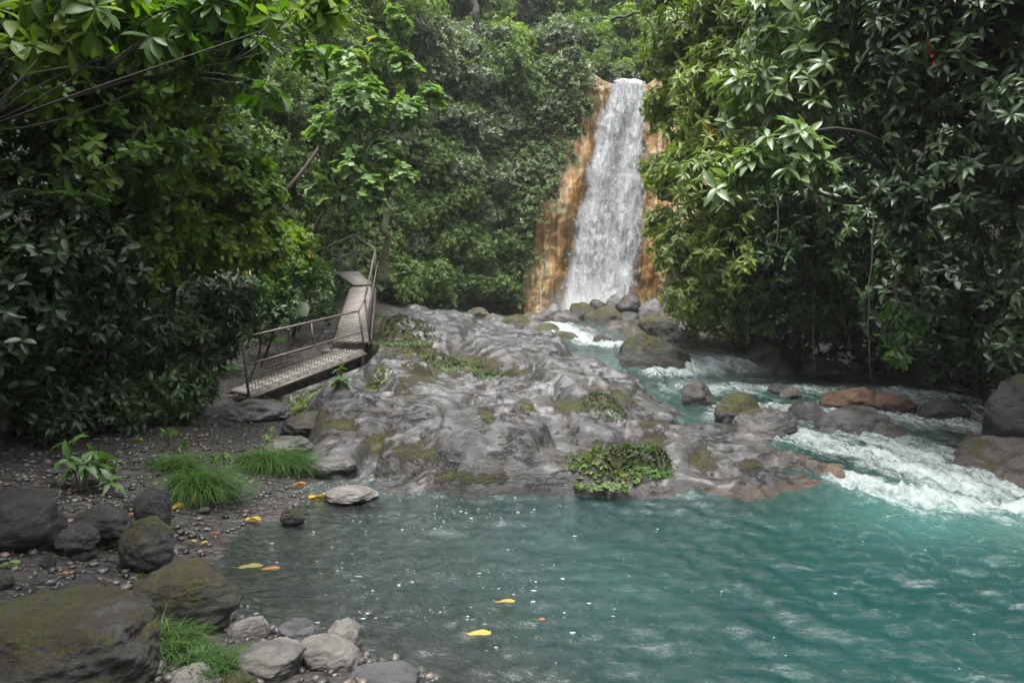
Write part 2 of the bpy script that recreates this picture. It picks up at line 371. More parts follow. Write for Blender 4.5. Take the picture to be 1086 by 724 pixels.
def rock_z(x, y):
    b = _rf(x, y)
    wx = x + .26 * fbm(x * 1.1, y * .9, 5, 4); wy = y + .34 * fbm(x * 1.0 + 9, y * .9, 8, 4)
    z0 = b - .20
    for k, (cx, cy, a_, b_, zc_, gx, gy, h) in enumerate(SLABS):
        dx, dy = wx - cx, wy - cy
        an = ((k * 37) % 11 - 5) * .05
        u, v = (dx * math.cos(an) + dy * math.sin(an)) / a_, (-dx * math.sin(an) + dy * math.cos(an)) / b_
        q = (np.abs(u) ** 2.6 + np.abs(v) ** 2.6) ** (1 / 2.6)
        hz_ = zc_ + gx * dx + gy * dy + h * (1 - .25 * q ** 2) - 2.2 * np.maximum(q - .80, 0) ** 1.4 + .10 * pn(u * 1.6 + k * 5, v * 1.6, k)
        hz_ = np.where(q < 1.7, hz_, -9)
        z0 = np.maximum(z0, hz_)
    k1, k2, kid = worley(wx * 1.5 + .5 * fbm(x * 3, y * 3, 4, 2), wy * 2.6 + .5 * fbm(x * 3, y * 3, 14, 2), 77)
    frac_ = sst(-.1, .3, fbm(x * .8, y * .8, 40, 2))
    det = frac_ * (.07 * (kid - .5) - .02 * np.exp(-((k2 - k1) / .06) ** 2)) + .022 * fbm(x * 1.5, y * 3, 50, 6, .55, True) + .018 * fbm(x * 4, y * 6, 1, 5, .6) + .075 * np.abs(fbm(wx * .9, wy * 2.2, 70, 2)) + .04 * np.abs(fbm(wx * 3.2, wy * 6, 71, 4, .6)) - .05
    lv = 1.1 * wy + .25 * wx + .7 * fbm(x * .5, y * .5, 21, 3) - .012 * y * y
    f_ = lv - np.floor(lv); amp = .15 + .36 * fbm(x * .7 + 3, y * .6, 30, 2)
    lv2 = 3.1 * wy - .9 * wx + .8 * fbm(x * 1.2, y * .9, 25, 3)
    f2_ = lv2 - np.floor(lv2); amp2 = .05 + .12 * fbm(x * 1.1 + 7, y * 1.1, 33, 2)
    det = det + (1 - .55 * sst(11, 14, y)) * np.maximum(amp, .0) * (sst(0, .16, f_) - f_ - .38) + np.maximum(amp2, 0) * (sst(0, .2, f2_) - f2_ - .38) + .03 * fbm(x * 1.9, y * 1.5, 60, 3, .5)
    d = pdist(x, y, RPOLY)
    edge = sst(.15, -.5, d)
    z = b + (z0 - b) * (.2 + .8 * edge) + det * (.4 + .6 * edge) - .6 * sst(-.1, .45, d)
    # the rock stays below the decks of the walkway
    px = 543 + x / np.maximum(y, 1) * F
    low = CH + (HY - np.interp(px, [225, 264, 386, 402], [432, 432, 388, 372])) / F * y
    cap = np.where((px > 215) & (px < 402) & (y < 15.0), low, 9.0)
    s_ = np.clip((y - 14.9) / 4.1, 0, 1.1)
    cx = -3.2 - .62 * s_; dz = 1.07 + 1.03 * s_
    cap2 = np.where((y > 14.7) & (np.abs(x - cx) < .55), dz - .16, 9.0)
    cap3 = np.where((y > 18.8) & (y < 21) & (np.abs(x + 4.15) < .75), 1.98 + .2 * (y - 19), 9.0)
    return np.minimum(np.minimum(z, cap), np.minimum(cap2, cap3))

xs = axis([(-5.2, 4.4, .027)]); ys = axis([(7.1, 10, .02), (10, 14, .03), (14, 23, .06)])
X, Y = np.meshgrid(xs, ys); Z = rock_z(X, Y)
MOSSP = [(655, 490, 55, 22), (690, 478, 25, 20), (480, 388, 70, 14), (430, 368, 40, 18), (410, 350, 25, 25), (640, 424, 35, 14), (600, 432, 20, 10), (435, 480, 28, 14), (490, 508, 50, 9), (400, 470, 25, 12), (745, 490, 22, 14), (797, 492, 12, 8), (690, 450, 20, 6),
         (555, 432, 12, 9), (515, 440, 10, 10), (320, 445, 45, 14), (300, 462, 40, 12), (360, 450, 30, 8), (430, 408, 15, 12), (400, 405, 10, 8), (450, 395, 20, 10), (505, 320, 20, 6), (540, 395, 20, 6)]
moss = np.zeros_like(X)
PX = 543 + X / Y * F; PY = HY + (CH - Z) / Y * F
for a, b, w, h in MOSSP:
    moss = np.maximum(moss, np.exp(-(((PX - a) / w) ** 2 + ((PY - b) / h) ** 2) * 1.1))
gx = np.gradient(Z, axis=1) / np.gradient(X, axis=1)
gy = np.gradient(Z, axis=0) / np.gradient(Y, axis=0)
lap = Z.copy()
for _ in range(14):
    lap[1:-1, 1:-1] = (lap[:-2, 1:-1] + lap[2:, 1:-1] + lap[1:-1, :-2] + lap[1:-1, 2:]) / 4
hollow = np.clip((lap - Z) / .05, -1, 1)
moss = moss * 1.0 + .22 * hollow
sel = pdist(X, Y, RPOLY) < .5
r = MB()
idx = np.full(X.shape, -1); idx[sel] = np.arange(sel.sum())
i = idx
q = np.stack([i[:-1, :-1], i[:-1, 1:], i[1:, 1:], i[1:, :-1]], -1).reshape(-1, 4)
q = q[(q >= 0).all(1)]
r.add(np.stack([X, Y, Z], -1)[sel], q)
t = NT('bedrock'); o = t.obj()
big = t.noise(o, 1.5, 8, .68, .5); fine = t.noise(o, 14, 10, .78)
streak = t.noise(t.n('Mapping', {'Vector': o, 'Scale': (1.0, 3.2, 3.5), 'Rotation': (0, 0, -.2)}).outputs[0], 1.5, 8, .66, .45)
c = t.ramp(big, (.40, (.014, .0135, .0135)), (.58, (.070, .069, .070)))
c = t.mix(t.rng(streak, .44, .66, 0, .85), c, (.014, .012, .010))
c = t.mix(t.rng(fine, .52, .8, 0, .5), c, (.095, .093, .092))
c = t.mix(t.math('ADD', t.rng(t.noise(o, 2.3, 6, .7), .52, .64, 0, .7), t.math('MULTIPLY', t.rng(t.attr('moss'), .02, .25), .5)), c, (.024, .019, .012))
crk = t.n('TexVoronoi', {'Vector': t.mix(.28, o, t.n('TexNoise', {'Vector': o, 'Scale': 1.8, 'Detail': 5}).outputs['Color']), 'Scale': 1.7}, feature='DISTANCE_TO_EDGE').outputs['Distance']
crack = t.math('MULTIPLY', t.rng(crk, .0, .018, .8, 0), t.rng(t.noise(o, 1.3, 3), .56, .66))
vn = t.noise(t.scale(o, (.8, 1.8, 2.0)), 1.4, 9, .62, .3)
vein = t.math('MULTIPLY', t.rng(t.math('ABSOLUTE', t.math('SUBTRACT', vn, .5)), .004, .022, 1, 0), t.rng(t.noise(o, 1.9, 4), .38, .54))
crack = t.math('MULTIPLY', vein, .9)
c = t.mix(crack, c, (.008, .007, .006))
zz = t.n('SeparateXYZ', {0: o}).outputs['Z']; xx = t.n('SeparateXYZ', {0: o}).outputs['X']
low = t.math('ADD', zz, t.math('MULTIPLY', t.math('SUBTRACT', t.noise(o, 3, 4), .5), .35))
om = t.math('MULTIPLY', t.rng(low, .03, .16, 1, 0), t.rng(xx, .9, 3.2, .0, .8))
om2 = t.math('MAXIMUM', om, t.math('MULTIPLY', t.rng(xx, 2.75, 3.5, 0, .9), t.rng(t.noise(o, 3.2, 4), .38, .58)))
c = t.mix(om2, c, t.ramp(fine, (.3, (.055, .030, .014)), (.72, (.14, .092, .052))))
wet_ = t.rng(low, .02, .20, .85, 0)
c = t.mix(wet_, c, t.mix(om2, (.012, .011, .009), (.07, .036, .014)))
ma = t.math('ADD', t.attr('moss'), t.math('MULTIPLY', t.math('SUBTRACT', t.noise(o, 4.5, 9, .78), .5), 3.2))
mm = t.rng(ma, .42, .66)
mv = t.noise(o, 45, 6, .7)
mc = t.mix(t.rng(mv, .35, .65), (.007, .009, .002), (.088, .098, .009))
mc = t.mix(t.rng(t.noise(o, 2.2, 4), .42, .6, 0, .75), mc, (.028, .019, .008))
c = t.mix(mm, c, mc)
ro = t.n('MapRange', {'Value': t.noise(o, 2.6, 5, .6), 'From Min': .3, 'From Max': .7, 'To Min': .10, 'To Max': .48}).outputs[0]
ro = t.math('MAXIMUM', ro, t.math('MULTIPLY', mm, .95))
h = t.math('ADD', t.math('MULTIPLY', fine, .45), t.math('ADD', t.math('MULTIPLY', streak, .8), t.math('MULTIPLY', crack, -.9)))
n2 = t.bump(t.math('MULTIPLY', mv, mm), 1.0, .05, t.bump(t.math('ADD', h, t.math('MULTIPLY', t.noise(o, 40, 8, .75), .3)), .8, .06))
wetm = t.math('MULTIPLY', t.rng(t.noise(o, 1.1, 6, .62), .42, .58, .05, .5), t.math('SUBTRACT', 1.0, mm))
p = t.n('BsdfPrincipled', {'Base Color': c, 'Roughness': ro, 'Specular IOR Level': .6, 'Normal': n2, 'Coat Weight': wetm, 'Coat Roughness': .42, 'Coat Normal': t.bump(t.noise(o, 5, 5, .6), .25, .05)})
rk = r.build('rock_shelf', t.done(p.outputs[0]), attrs={'moss': moss[sel]})
tag(rk, 'broad wet grey bedrock shelf with mossy hollows between the pool and the walkway', 'rock')

def rock_hit(px, py):
    D = np.arange(7.2, 23, .02)
    P = np.stack([(px - 543) / F * D, D, CH + (HY - py) / F * D], 1)
    z = np.maximum(rock_z(P[:, 0], P[:, 1]), ground_z(P[:, 0], P[:, 1]))
    k = np.argmax(P[:, 2] < z)
    return np.array([P[k, 0], P[k, 1], z[k]])

# ------------------------------------------------------------------ water
WPOLY = [(-.1, 1.5), (-.3, 3.9), (-1.2, 4.4), (-2.2, 5.1), (-2.85, 5.9), (-2.95, 6.6), (-2.7, 7.4), (-2.1, 8.0), (1, 8.35), (3.3, 8.8), (3.0, 9.6), (2.2, 10.6), (1.7, 11.5), (1.3, 14), (.7, 16.5), (.4, 18.5), (.2, 22), (.9, 30),
         (5.5, 30), (5.6, 24), (5.6, 18.6), (7.0, 16.6), (8.6, 14.6), (9.2, 12.5), (8.4, 10), (7.2, 9.6), (8.2, 7), (9, 1.5)]
def wz(x, y):
    yy = y - .25 * (x - 4.5) * sst(7.5, 9, y) * sst(12, 10, y)
    return np.interp(yy, [7.35, 7.7, 8.2, 8.8, 9.5, 10.3, 11, 12.6, 14.2, 14.55, 15.15, 15.5, 20, 26, 30], [0, .02, .09, .16, .22, .27, .30, .33, .36, .42, .66, .70, .82, .90, .95])
xs = axis([(-3.1, 6.5, .028), (6.5, 9.3, .07)]); ys = axis([(1.5, 3.6, .06), (3.6, 12, .028), (12, 16, .045), (16, 30.2, .1)])
X, Y = np.meshgrid(xs, ys)
base = wz(X, Y)
LINES = [([(3.5, 11.4), (3.2, 10.6), (3.5, 9.9), (4.0, 9.3), (4.4, 8.6), (4.8, 7.9)], .50, 1.0),
         ([(4.6, 10.2), (4.9, 9.0), (5.2, 8.1), (5.3, 7.6)], .75, .9), ([(3.7, 8.15), (4.3, 7.55), (5.2, 7.25), (6.6, 7.2)], .30, 1.15), ([(4.0, 7.3), (5.2, 7.0), (6.8, 6.9)], .28, .5),
         ([(2.9, 14.7), (3.6, 14.75), (4.6, 14.9)], .45, 1.0), ([(3.0, 14.1), (5.0, 14.1)], .35, .45), ([(1.0, 19.5), (1.8, 17.9), (2.4, 17.0)], .55, 1.1), ([(1.2, 23), (1.4, 20.5), (1.6, 18.6)], .8, 1.1),
         ([(1.5, 28), (4.6, 28.5)], 1.6, 1.0), ([(5.5, 11.6), (6.6, 11.2), (7.4, 11.4)], .5, .6), ([(3.2, 13.2), (5.2, 13.0), (7.5, 12.4)], .8, .74), ([(3.6, 11.2), (5.2, 10.9), (6.8, 10.3)], .75, .82), ([(2.6, 12.4), (4.2, 12.0), (5.6, 11.9)], .3, .35), ([(6.3, 13.2), (7.6, 13.0)], .25, .45), ([(5.6, 9.6), (6.0, 8.6)], .3, .5)]
foam = np.zeros_like(X)
for ln, w, s in LINES:
    foam = np.maximum(foam, s * np.exp(-(ldist(X, Y, ln) / w) ** 2))
rip = np.zeros_like(X); rs = np.random.default_rng(8)
wa = fbm(X * .5, Y * .5, 1, 2)
for k in range(26):
    lam = .16 * 1.085 ** k; th = rs.normal(.9, .75); ph = rs.uniform(0, 6.28)
    kx, ky = math.cos(th) * 6.283 / lam, math.sin(th) * 6.283 / lam
    rip += .0046 * lam ** .34 * np.sin(kx * X + ky * Y + ph + 5 * wa + 2.2 * fbm(X * 1.3 + k, Y * 1.3, k, 1))
calm = sst(-2.8, .2, X) * .8 + .2
rip = rip * np.where(Y < 8.2, calm, .8) * (.7 + .5 * pn(X * .6, Y * .6, 9))
rip += .010 * sst(3.2, 4.8, X) * fbm(X * 4, Y * 4, 2, 3) * sst(9.5, 7, Y)
turb = foam * (.13 * fbm(X * 2.6, Y * 2.0, 3, 4) + .10 * fbm(X * 6, Y * 4.5, 6, 4, .55, True)) + sst(8.0, 9.0, Y) * .03 * fbm(X * 2.2, Y * 1.6, 12, 4)
Z = base + rip + turb
dep = np.clip(base - ground_z(X, Y), 0, 3)
edge = pdist(X, Y, WPOLY)
sel = edge < .02
idx = np.full(X.shape, -1); idx[sel] = np.arange(sel.sum()); i = idx
q = np.stack([i[:-1, :-1], i[:-1, 1:], i[1:, 1:], i[1:, :-1]], -1).reshape(-1, 4); q = q[(q >= 0).all(1)]
w = MB(); w.add(np.stack([X, Y, Z], -1)[sel], q)
murk = 1 - np.exp(-np.maximum(dep - .08, 0) * 1.25)
murk = np.clip(murk * (.5 + .5 * sst(-2.0, .9, X)) * np.where(Y > 8.3, .9, 1), 0, .97)
aer = np.clip(.75 * sst(8.6, 9.4, Y) + np.exp(-(ldist(X, Y, [(4.2, 7.4), (5.4, 7.0), (7, 6.9)]) / 1.0) ** 2), 0, 1)
t = NT('river_water'); o = t.obj()
xyz = t.n('SeparateXYZ', {0: o})
fu = t.math('SUBTRACT', t.math('MULTIPLY', xyz.outputs['X'], .42), t.math('MULTIPLY', xyz.outputs['Y'], .90))
fv = t.math('ADD', t.math('MULTIPLY', xyz.outputs['X'], .90), t.math('MULTIPLY', xyz.outputs['Y'], .42))
fl = t.n('CombineXYZ', {0: t.math('MULTIPLY', fu, .62), 1: t.math('MULTIPLY', fv, 2.0), 2: t.math('MULTIPLY', xyz.outputs['Z'], 1.5)}).outputs[0]
n1 = t.noise(fl, 3.2, 9, .70, .7); n2 = t.noise(o, 18, 7, .75)
teal = t.mix(t.rng(t.noise(o, .5, 3), .35, .65), (.0042, .030, .0265), (.006, .038, .033))
teal = t.mix(t.math('MULTIPLY', t.attr('aer'), .55), teal, (.09, .24, .21))
b1 = t.bump(t.noise(t.scale(o, (.8, 1.3, 1)), 9, 7, .68, .6), .5, .05)
b2 = t.bump(t.math('MULTIPLY', n1, t.attr('foam')), .8, .12, b1)
trn = t.n('BsdfTransparent', {'Color': (.66, .80, .75, 1)})
dif = t.n('BsdfDiffuse', {'Color': teal, 'Normal': b2})
body = t.mixs(t.attr('murk'), trn.outputs[0], dif.outputs[0])
fr = t.n('Fresnel', {'IOR': 1.5, 'Normal': b1}).outputs[0]
gl = t.n('BsdfGlossy', {'Color': (1, 1, 1, 1), 'Roughness': .06, 'Normal': b1})
s2 = t.mixs(fr, body, gl.outputs[0])
ff = t.math('ADD', t.attr('foam'), t.math('ADD', t.math('MULTIPLY', t.math('SUBTRACT', n1, .5), 2.2), t.math('MULTIPLY', t.math('SUBTRACT', n2, .5), 1.3)))
ff = t.math('MULTIPLY', t.rng(ff, .30, 1.35), t.math('MULTIPLY', t.rng(t.attr('foam'), .02, .3), .93))
wh = t.n('BsdfPrincipled', {'Base Color': (.36, .41, .40, 1), 'Roughness': .6, 'Normal': b2})
tag(w.build('water', t.done(t.mixs(ff, s2, wh.outputs[0])), attrs={'foam': foam[sel], 'murk': murk[sel], 'aer': aer[sel]}), kind='structure')

# floating foam flecks
fb = MB(); n = 0
fr_ = np.random.default_rng(21)
fx, fy = fr_.uniform(-2.9, 5.5, 14000), fr_.uniform(3.7, 8.1, 14000)
ok = fr_.random(14000) < .30 * np.exp(-((fx + 1.0) / 1.2) ** 2) + .02
ok &= np.abs(pn(fx * .8 + .3 * pn(fx, fy, 2), fy * 2.2, 4)) < .16
ok &= (pn(fx * 1.1, fy * 1.1, 4) > -.35 + .3 * fr_.random(14000) - .1) & (pdist(fx, fy, WPOLY) < -.05) & (ground_z(fx, fy) < -.02)
ok &= (fy < 7.4) | (rock_z(fx, fy) < -.01)
for x, y in zip(fx[ok], fy[ok]):
    r_ = .002 + .007 * fr_.random() ** 4
    m = 6; a = np.linspace(0, 6.283, m, endpoint=False) + fr_.random()
    rr = r_ * fr_.uniform(.6, 1.3, m); st = fr_.uniform(1.2, 3.2)
    zi = float(Z[np.argmin(abs(ys - y)), np.argmin(abs(xs - x))])
    V = np.c_[x + rr * np.cos(a) * st, y + rr * np.sin(a), np.full(m, zi + .002)]
    V = np.r_[V, [[x, y, zi + .002 + r_ * .5]]]
    fb.add(V, np.array([[j, (j + 1) % m, m] for j in range(m)]))
t = NT('foam'); p = t.n('BsdfPrincipled', {'Base Color': (.38, .40, .40, 1), 'Roughness': .5})
M['foam'] = t.done(p.outputs[0])
tag(fb.build('foam', M['foam']), kind='stuff')

# ------------------------------------------------------------------ cliff and waterfall
def cliff_y(x, z):
    y = 29.85 + .17 * z
    y = y - .9 * sst(2.1, 1.2, x - (z - 1) * .23) * sst(8.5, 5, z)          # shoulder beside the fall
    y = y + .5 * np.exp(-((x - 3.6 - .14 * z) / 1.2) ** 2)
    y = y + .35 * fbm(x * .7, z * .45, 2, 4) + .24 * fbm(x * 2.6, z * .35, 5, 5, .55, True) + .05 * fbm(x * 6, z * 4, 8, 4)
    lz = z * .75 + .5 * fbm(x * .6, z * .3, 11, 3); fz = lz - np.floor(lz)
    y = y - .16 * np.clip(.4 + fbm(x * .8, z * .5, 15, 2), 0, 1) * (fz - sst(.8, 1, fz))
    f1, f2, cid = worley(x * 1.6 + .3 * fbm(x * 2, z * 2, 1, 2), z * 1.0, 9)
    y = y - .07 * (cid - .5)
    return y
us = np.arange(-1.6, 8.6, .05); vs = np.r_[np.arange(-.6, 10.6, .05)]
Xc, Zc = np.meshgrid(us, vs)
top = 10.75 + .25 * fbm(Xc * .8, 0 * Xc, 3, 3) + .5 * sst(4.3, 3.0, Xc) + .4 * sst(5.8, 6.6, Xc)
Zs = Zc / 10.6 * top
P = np.stack([Xc, cliff_y(Xc, Zs), Zs], -1)
back = []
for k in range(1, 12):
    b = P[-1].copy(); b[:, 1] += .35 * k; b[:, 2] += .04 * k + .12 * fbm(b[:, 0] * 1.2, b[:, 1] * 1.2, 1, 3); back.append(b)
P = np.concatenate([P, np.array(back)])
cl = MB(); cl.grid(P)
t = NT('cliff_rock'); o = t.obj()
sx = t.noise(t.scale(o, (2.8, 2.0, .16)), 1.6, 8, .66, .4); fine = t.noise(o, 7, 8, .7)
c = t.ramp(sx, (.30, (.045, .026, .014)), (.42, (.20, .092, .018)), (.54, (.25, .145, .040)), (.66, (.34, .29, .22)))
c = t.mix(t.rng(fine, .5, .75, 0, .55), c, (.075, .045, .025))
xx = t.n('SeparateXYZ', {0: o}).outputs['X']; zz = t.n('SeparateXYZ', {0: o}).outputs['Z']
lx = t.math('SUBTRACT', xx, t.math('MULTIPLY', zz, .22))
gm = t.rng(t.math('ADD', lx, t.math('MULTIPLY', t.math('SUBTRACT', t.noise(o, 1.0, 5), .5), 2.0)), -.35, .35, 1, 0)
c = t.mix(gm, c, t.ramp(t.noise(o, 4, 7, .7), (.3, (.018, .018, .012)), (.55, (.035, .042, .014)), (.75, (.085, .085, .075))))
c = t.mix(t.rng(t.noise(t.scale(o, (4.5, 3, .22)), 1.3, 8, .7), .50, .62, 0, .8), c, (.032, .020, .011))
mo = t.rng(t.noise(t.scale(o, (1, 1, .6)), 1.5, 8, .7), .53, .60)
c = t.mix(t.math('MULTIPLY', mo, .85), c, t.mix(t.rng(fine, .4, .6), (.03, .045, .008), (.08, .10, .02)))
p = t.n('BsdfPrincipled', {'Base Color': c, 'Roughness': .5, 'Normal': t.bump(t.math('ADD', sx, t.math('MULTIPLY', fine, .5)), .8, .12)})
tag(cl.build('rock_cliff', t.done(p.outputs[0])), 'orange and brown stained rock cliff the waterfall runs down', 'cliff')

def fall_edges(z):
    l = np.interp(z, [.6, 2.3, 5.9, 8, 9.6, 10.8, 11.2], [1.45, 1.9, 2.8, 3.25, 3.7, 4.2, 4.3])
    r_ = np.interp(z, [.6, 2.3, 6, 9, 10.8, 11.2], [4.8, 5.15, 5.6, 5.75, 5.72, 5.7])
    return l, r_
def fall_mat(name, cut, seed, col):
    t = NT(name); o = t.obj()
    o = t.n('Mapping', {'Vector': o, 'Location': (seed, 0, 0)}).outputs[0]
    s1 = t.noise(t.scale(o, (1.5, 1.0, .30)), 2.0, 8, .68, .5)
    s2 = t.noise(t.scale(o, (2.0, 1.6, .9)), 5.0, 7, .72, .6)
    m = t.math('ADD', t.math('MULTIPLY', s1, 1.0), t.math('MULTIPLY', s2, .75))
    m = t.math('SUBTRACT', m, t.math('MULTIPLY', t.attr('edge'), .55))
    a = t.rng(m, cut - .22, cut + .30)
    nrm = t.bump(m, .8, .25)
    d = t.n('BsdfPrincipled', {'Base Color': (*col, 1), 'Roughness': .5, 'Normal': nrm})
    tl = t.n('BsdfTranslucent', {'Color': (*col, 1)})
    tr = t.n('BsdfTransparent')
    return t.done(t.mixs(a, tr.outputs[0], t.mixs(.25, d.outputs[0], tl.outputs[0])))
wf = empty('waterfall', (3.4, 29.4, .85), 'tall white waterfall pouring down the orange stained cliff', 'waterfall')
for layer in range(3):
    nu, nv = 110, 300
    u = np.linspace(0, 1, nu)[None, :]; z = np.linspace(.5, 11.0, nv)[:, None]
    l, r_ = fall_edges(z)
    Xf = l + (r_ - l) * u + .30 * fbm(z * .55 + 0 * u, u * 1.6 + 0 * z, layer, 3) * sst(10.8, 9.5, z)
    zz_ = z + 0 * u
    wav = .20 * fbm(Xf * 2.6, zz_ * .5, layer * 5, 4) + .10 * fbm(Xf * 6, zz_ * 2.0, layer * 7 + 2, 4)
    Yf = cliff_y(np.clip(Xf, 2.6 + zz_ * .16, 9), zz_) * .25 + .75 * (29.95 + .17 * zz_) - .30 - .22 * layer - .35 * sst(3, .5, zz_) - wav
    over = sst(10.45, 11.0, zz_)
    Yf = Yf + over * 1.2
    Zf = np.minimum(zz_, 10.80 + .22 * fbm(Xf * 1.8, 0 * Xf, layer, 2)) + .06 * layer * over
    e = 1.15 * np.clip(1 - (np.minimum(u, 1 - u) + .10 * fbm(u * 6, z * .8, layer + 4, 3)) / .22, 0, 1.2) ** 1.2 + 0 * z
    e = e + .45 * np.exp(-((u - .52 - .06 * np.sin(z * .8)) / .10) ** 2) * sst(3, 6, z) * sst(10.8, 8, z) * (layer > 0)
    fm = MB(); fm.grid(np.stack([Xf, Yf, Zf], -1))
    fm.build('water_curtain', fall_mat('fall_water', [.52, .66, .82][layer], layer * 7.3, [(.30, .31, .32), (.42, .43, .44), (.52, .53, .54)][layer]), wf, attrs={'edge': e}, loc=wf.location)
# droplets and clots of white water
dm = MB(); dr = np.random.default_rng(5)
N = 6000
z = .7 + 10.0 * dr.random(N) ** 1.15; l, r_ = fall_edges(z)
uu = dr.normal(.46, .30, N); x = l + (r_ - l) * uu
cl_ = pn(x * 2.2, z * .9, 3) + .7 * pn(x * 5, z * 2, 6)
kp = (cl_ > .08) & (uu > -.015) & (uu < 1.0); x, z, uu = x[kp], z[kp], uu[kp]
y = 29.95 + .17 * z - .85 - .45 * dr.random(len(x)) - .35 * sst(3, .5, z)
sz = .006 + .016 * dr.random(len(x)) ** 2.5
tet = np.array([[0, 0, 2.6], [1, 0, 0], [-.5, .8, 0], [-.5, -.8, 0], [0, 0, -1.6]])
V = np.stack([x, y, z], 1)[:, None] + sz[:, None, None] * (tet[None] + dr.normal(0, .25, (len(x), 5, 3)))
fa = np.array([[0, 1, 2], [0, 2, 3], [0, 3, 1], [4, 2, 1], [4, 3, 2], [4, 1, 3]])
dm.add(V.reshape(-1, 3), (fa[None] + 5 * np.arange(len(x))[:, None, None]).reshape(-1, 3))
o = dm.build('spray', M['foam'], wf, loc=wf.location); o['kind'] = 'stuff'

# ------------------------------------------------------------------ boulders
_ico = {}
def ico(sub):
    if sub not in _ico:
        bm = bmesh.new(); bmesh.ops.create_icosphere(bm, subdivisions=sub, radius=1)
        _ico[sub] = (np.array([v.co[:] for v in bm.verts]), np.array([[v.index for v in f.verts] for f in bm.faces])); bm.free()
    return _ico[sub]
def rock_shape(sub, seed, flat=5, rough=.28):
    V, Fc = ico(sub); rs = np.random.default_rng(seed); V = V.copy(); o = rs.uniform(-50, 50, 3)
    V = V * (1 + rough * fbm(V[:, 0] * .9 + o[0], V[:, 1] * .9 + o[1], V[:, 2] * .9 + o[2], 3))[:, None]
    for k in range(flat):
        n = rs.normal(size=3); n /= np.linalg.norm(n); d = rs.uniform(.62, .88)
        e = np.maximum(V @ n - d, 0); V -= (e * .68)[:, None] * n
    V = V * (1 + .17 * fbm(V[:, 0] * 2.2 + o[1], V[:, 1] * 2.2, V[:, 2] * 2.6, 5) + .05 * fbm(V[:, 0] * 4 + o[2], V[:, 1] * 4, V[:, 2] * 6, 4, .55, True) + .02 * fbm(V[:, 0] * 11, V[:, 1] * 11 + o[0], V[:, 2] * 11, 3))[:, None]
    V /= np.abs(V).max(0)
    return V, Fc
def boulder(pxc, pt, pb, wpx, zg, mat, label, cat='boulder', name='boulder', D=None, deep=.85, bury=.30, seed=None, sub=5, rz=None, flat=5, group=None):
    if D and D > 6: zg = CH + (HY - pb) / F * D
    D = D or (CH - zg) * F / (pb - HY)
    sx = wpx * D / F / 2
    Dt = D + max(sx * deep, .02) * .6; sx = wpx * Dt / F / 2; hgt = max(CH + (HY - pt) / F * Dt - zg, .3 * (pb - pt) * D / F)
    sz = hgt / (2 - 2 * bury) * 1.0
    seed = seed if seed is not None else int(pxc * 7 + pt)
    V, Fc = rock_shape(sub, seed, flat)
    sy = max(sx * deep, .02)
    a = rz if rz is not None else (seed % 7 - 3) * .08
    V = V * np.array([sx, sy, sz])
    c, s = math.cos(a), math.sin(a)
    V = np.stack([V[:, 0] * c - V[:, 1] * s, V[:, 0] * s + V[:, 1] * c, V[:, 2]], 1)
    Dc = D + sy * .6
    loc = np.array([(pxc - 543) / F * Dc, Dc, zg + sz * (1 - 2 * bury)])
    m = MB(); m.add(V, Fc)
    o = m.build(name, M[mat]); o.location = loc
    return tag(o, label, cat, group)

boulder(55, 622, 800, 235, .30, 'mossyrock', 'large moss streaked boulder in the bottom left corner of the photo', D=3.35, deep=.8, bury=.2, seed=3, sub=6)
boulder(192, 597, 705, 128, .12, 'mossyrock', 'rounded boulder with mossy right side at the pool edge above the grass', D=4.55, deep=.8, bury=.12, seed=12)
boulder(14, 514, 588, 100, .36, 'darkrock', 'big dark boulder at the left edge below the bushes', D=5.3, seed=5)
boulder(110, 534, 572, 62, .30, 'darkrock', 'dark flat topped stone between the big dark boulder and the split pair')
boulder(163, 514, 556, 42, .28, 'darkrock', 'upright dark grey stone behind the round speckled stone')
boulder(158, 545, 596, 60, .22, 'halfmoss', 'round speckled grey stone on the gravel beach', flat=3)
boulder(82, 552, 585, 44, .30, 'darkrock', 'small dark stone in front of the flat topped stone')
boulder(85, 615, 640, 55, .22, 'darkrock', 'low flat stone on the gravel behind the corner boulder', 'stone', 'stone')
boulder(128, 632, 652, 34, .18, 'slate', 'small rounded stone beside the mossy boulder on the gravel', 'stone', 'stone')
boulder(310, 538, 553, 26, .02, 'mossyrock', 'tiny moss covered stone at the waterline of the beach', 'stone', 'stone', bury=.42, flat=2)
boulder(262, 652, 682, 48, .05, 'palerock', 'pale stone touching the mossy boulder at the waterline', 'stone', 'stone')
boulder(316, 656, 684, 44, .08, 'slate', 'smooth dark grey cobble on top of the pale stones', 'stone', 'stone', flat=1, bury=.2)
boulder(345, 674, 718, 76, .06, 'palerock', 'largest pale angular stone in the heap at the water', 'stone', 'stone', bury=.2)
boulder(364, 656, 700, 46, .02, 'palerock', 'pale block leaning behind the largest pale stone', 'stone', 'stone')
boulder(288, 682, 728, 80, .08, 'palerock', 'pale weathered stone between the grass and the heap', 'stone', 'stone')
boulder(302, 676, 700, 36, .08, 'palerock', 'small tan stone wedged under the smooth cobble', 'stone', 'stone')
boulder(402, 706, 750, 92, .02, 'slate', 'flat grey stone at the bottom edge beside the water', 'stone', 'stone', D=4.0)
boulder(206, 706, 740, 74, .12, 'palerock', 'low brownish stone at the bottom edge in front of the grass', 'stone', 'stone', D=3.9)
boulder(255, 712, 745, 50, .10, 'mossyrock', 'moss covered stone at the bottom edge beside the pale stones', 'stone', 'stone', D=3.9)
boulder(268, 424, 444, 78, .2, 'greyrock', 'flat grey rock lying under the left end of the walkway', 'rock', 'flat_rock', bury=.45, deep=1.2)
boulder(332, 436, 458, 66, .18, 'halfmoss', 'low mossy rock under the right end of the lower ramp', 'rock', 'flat_rock', bury=.4)
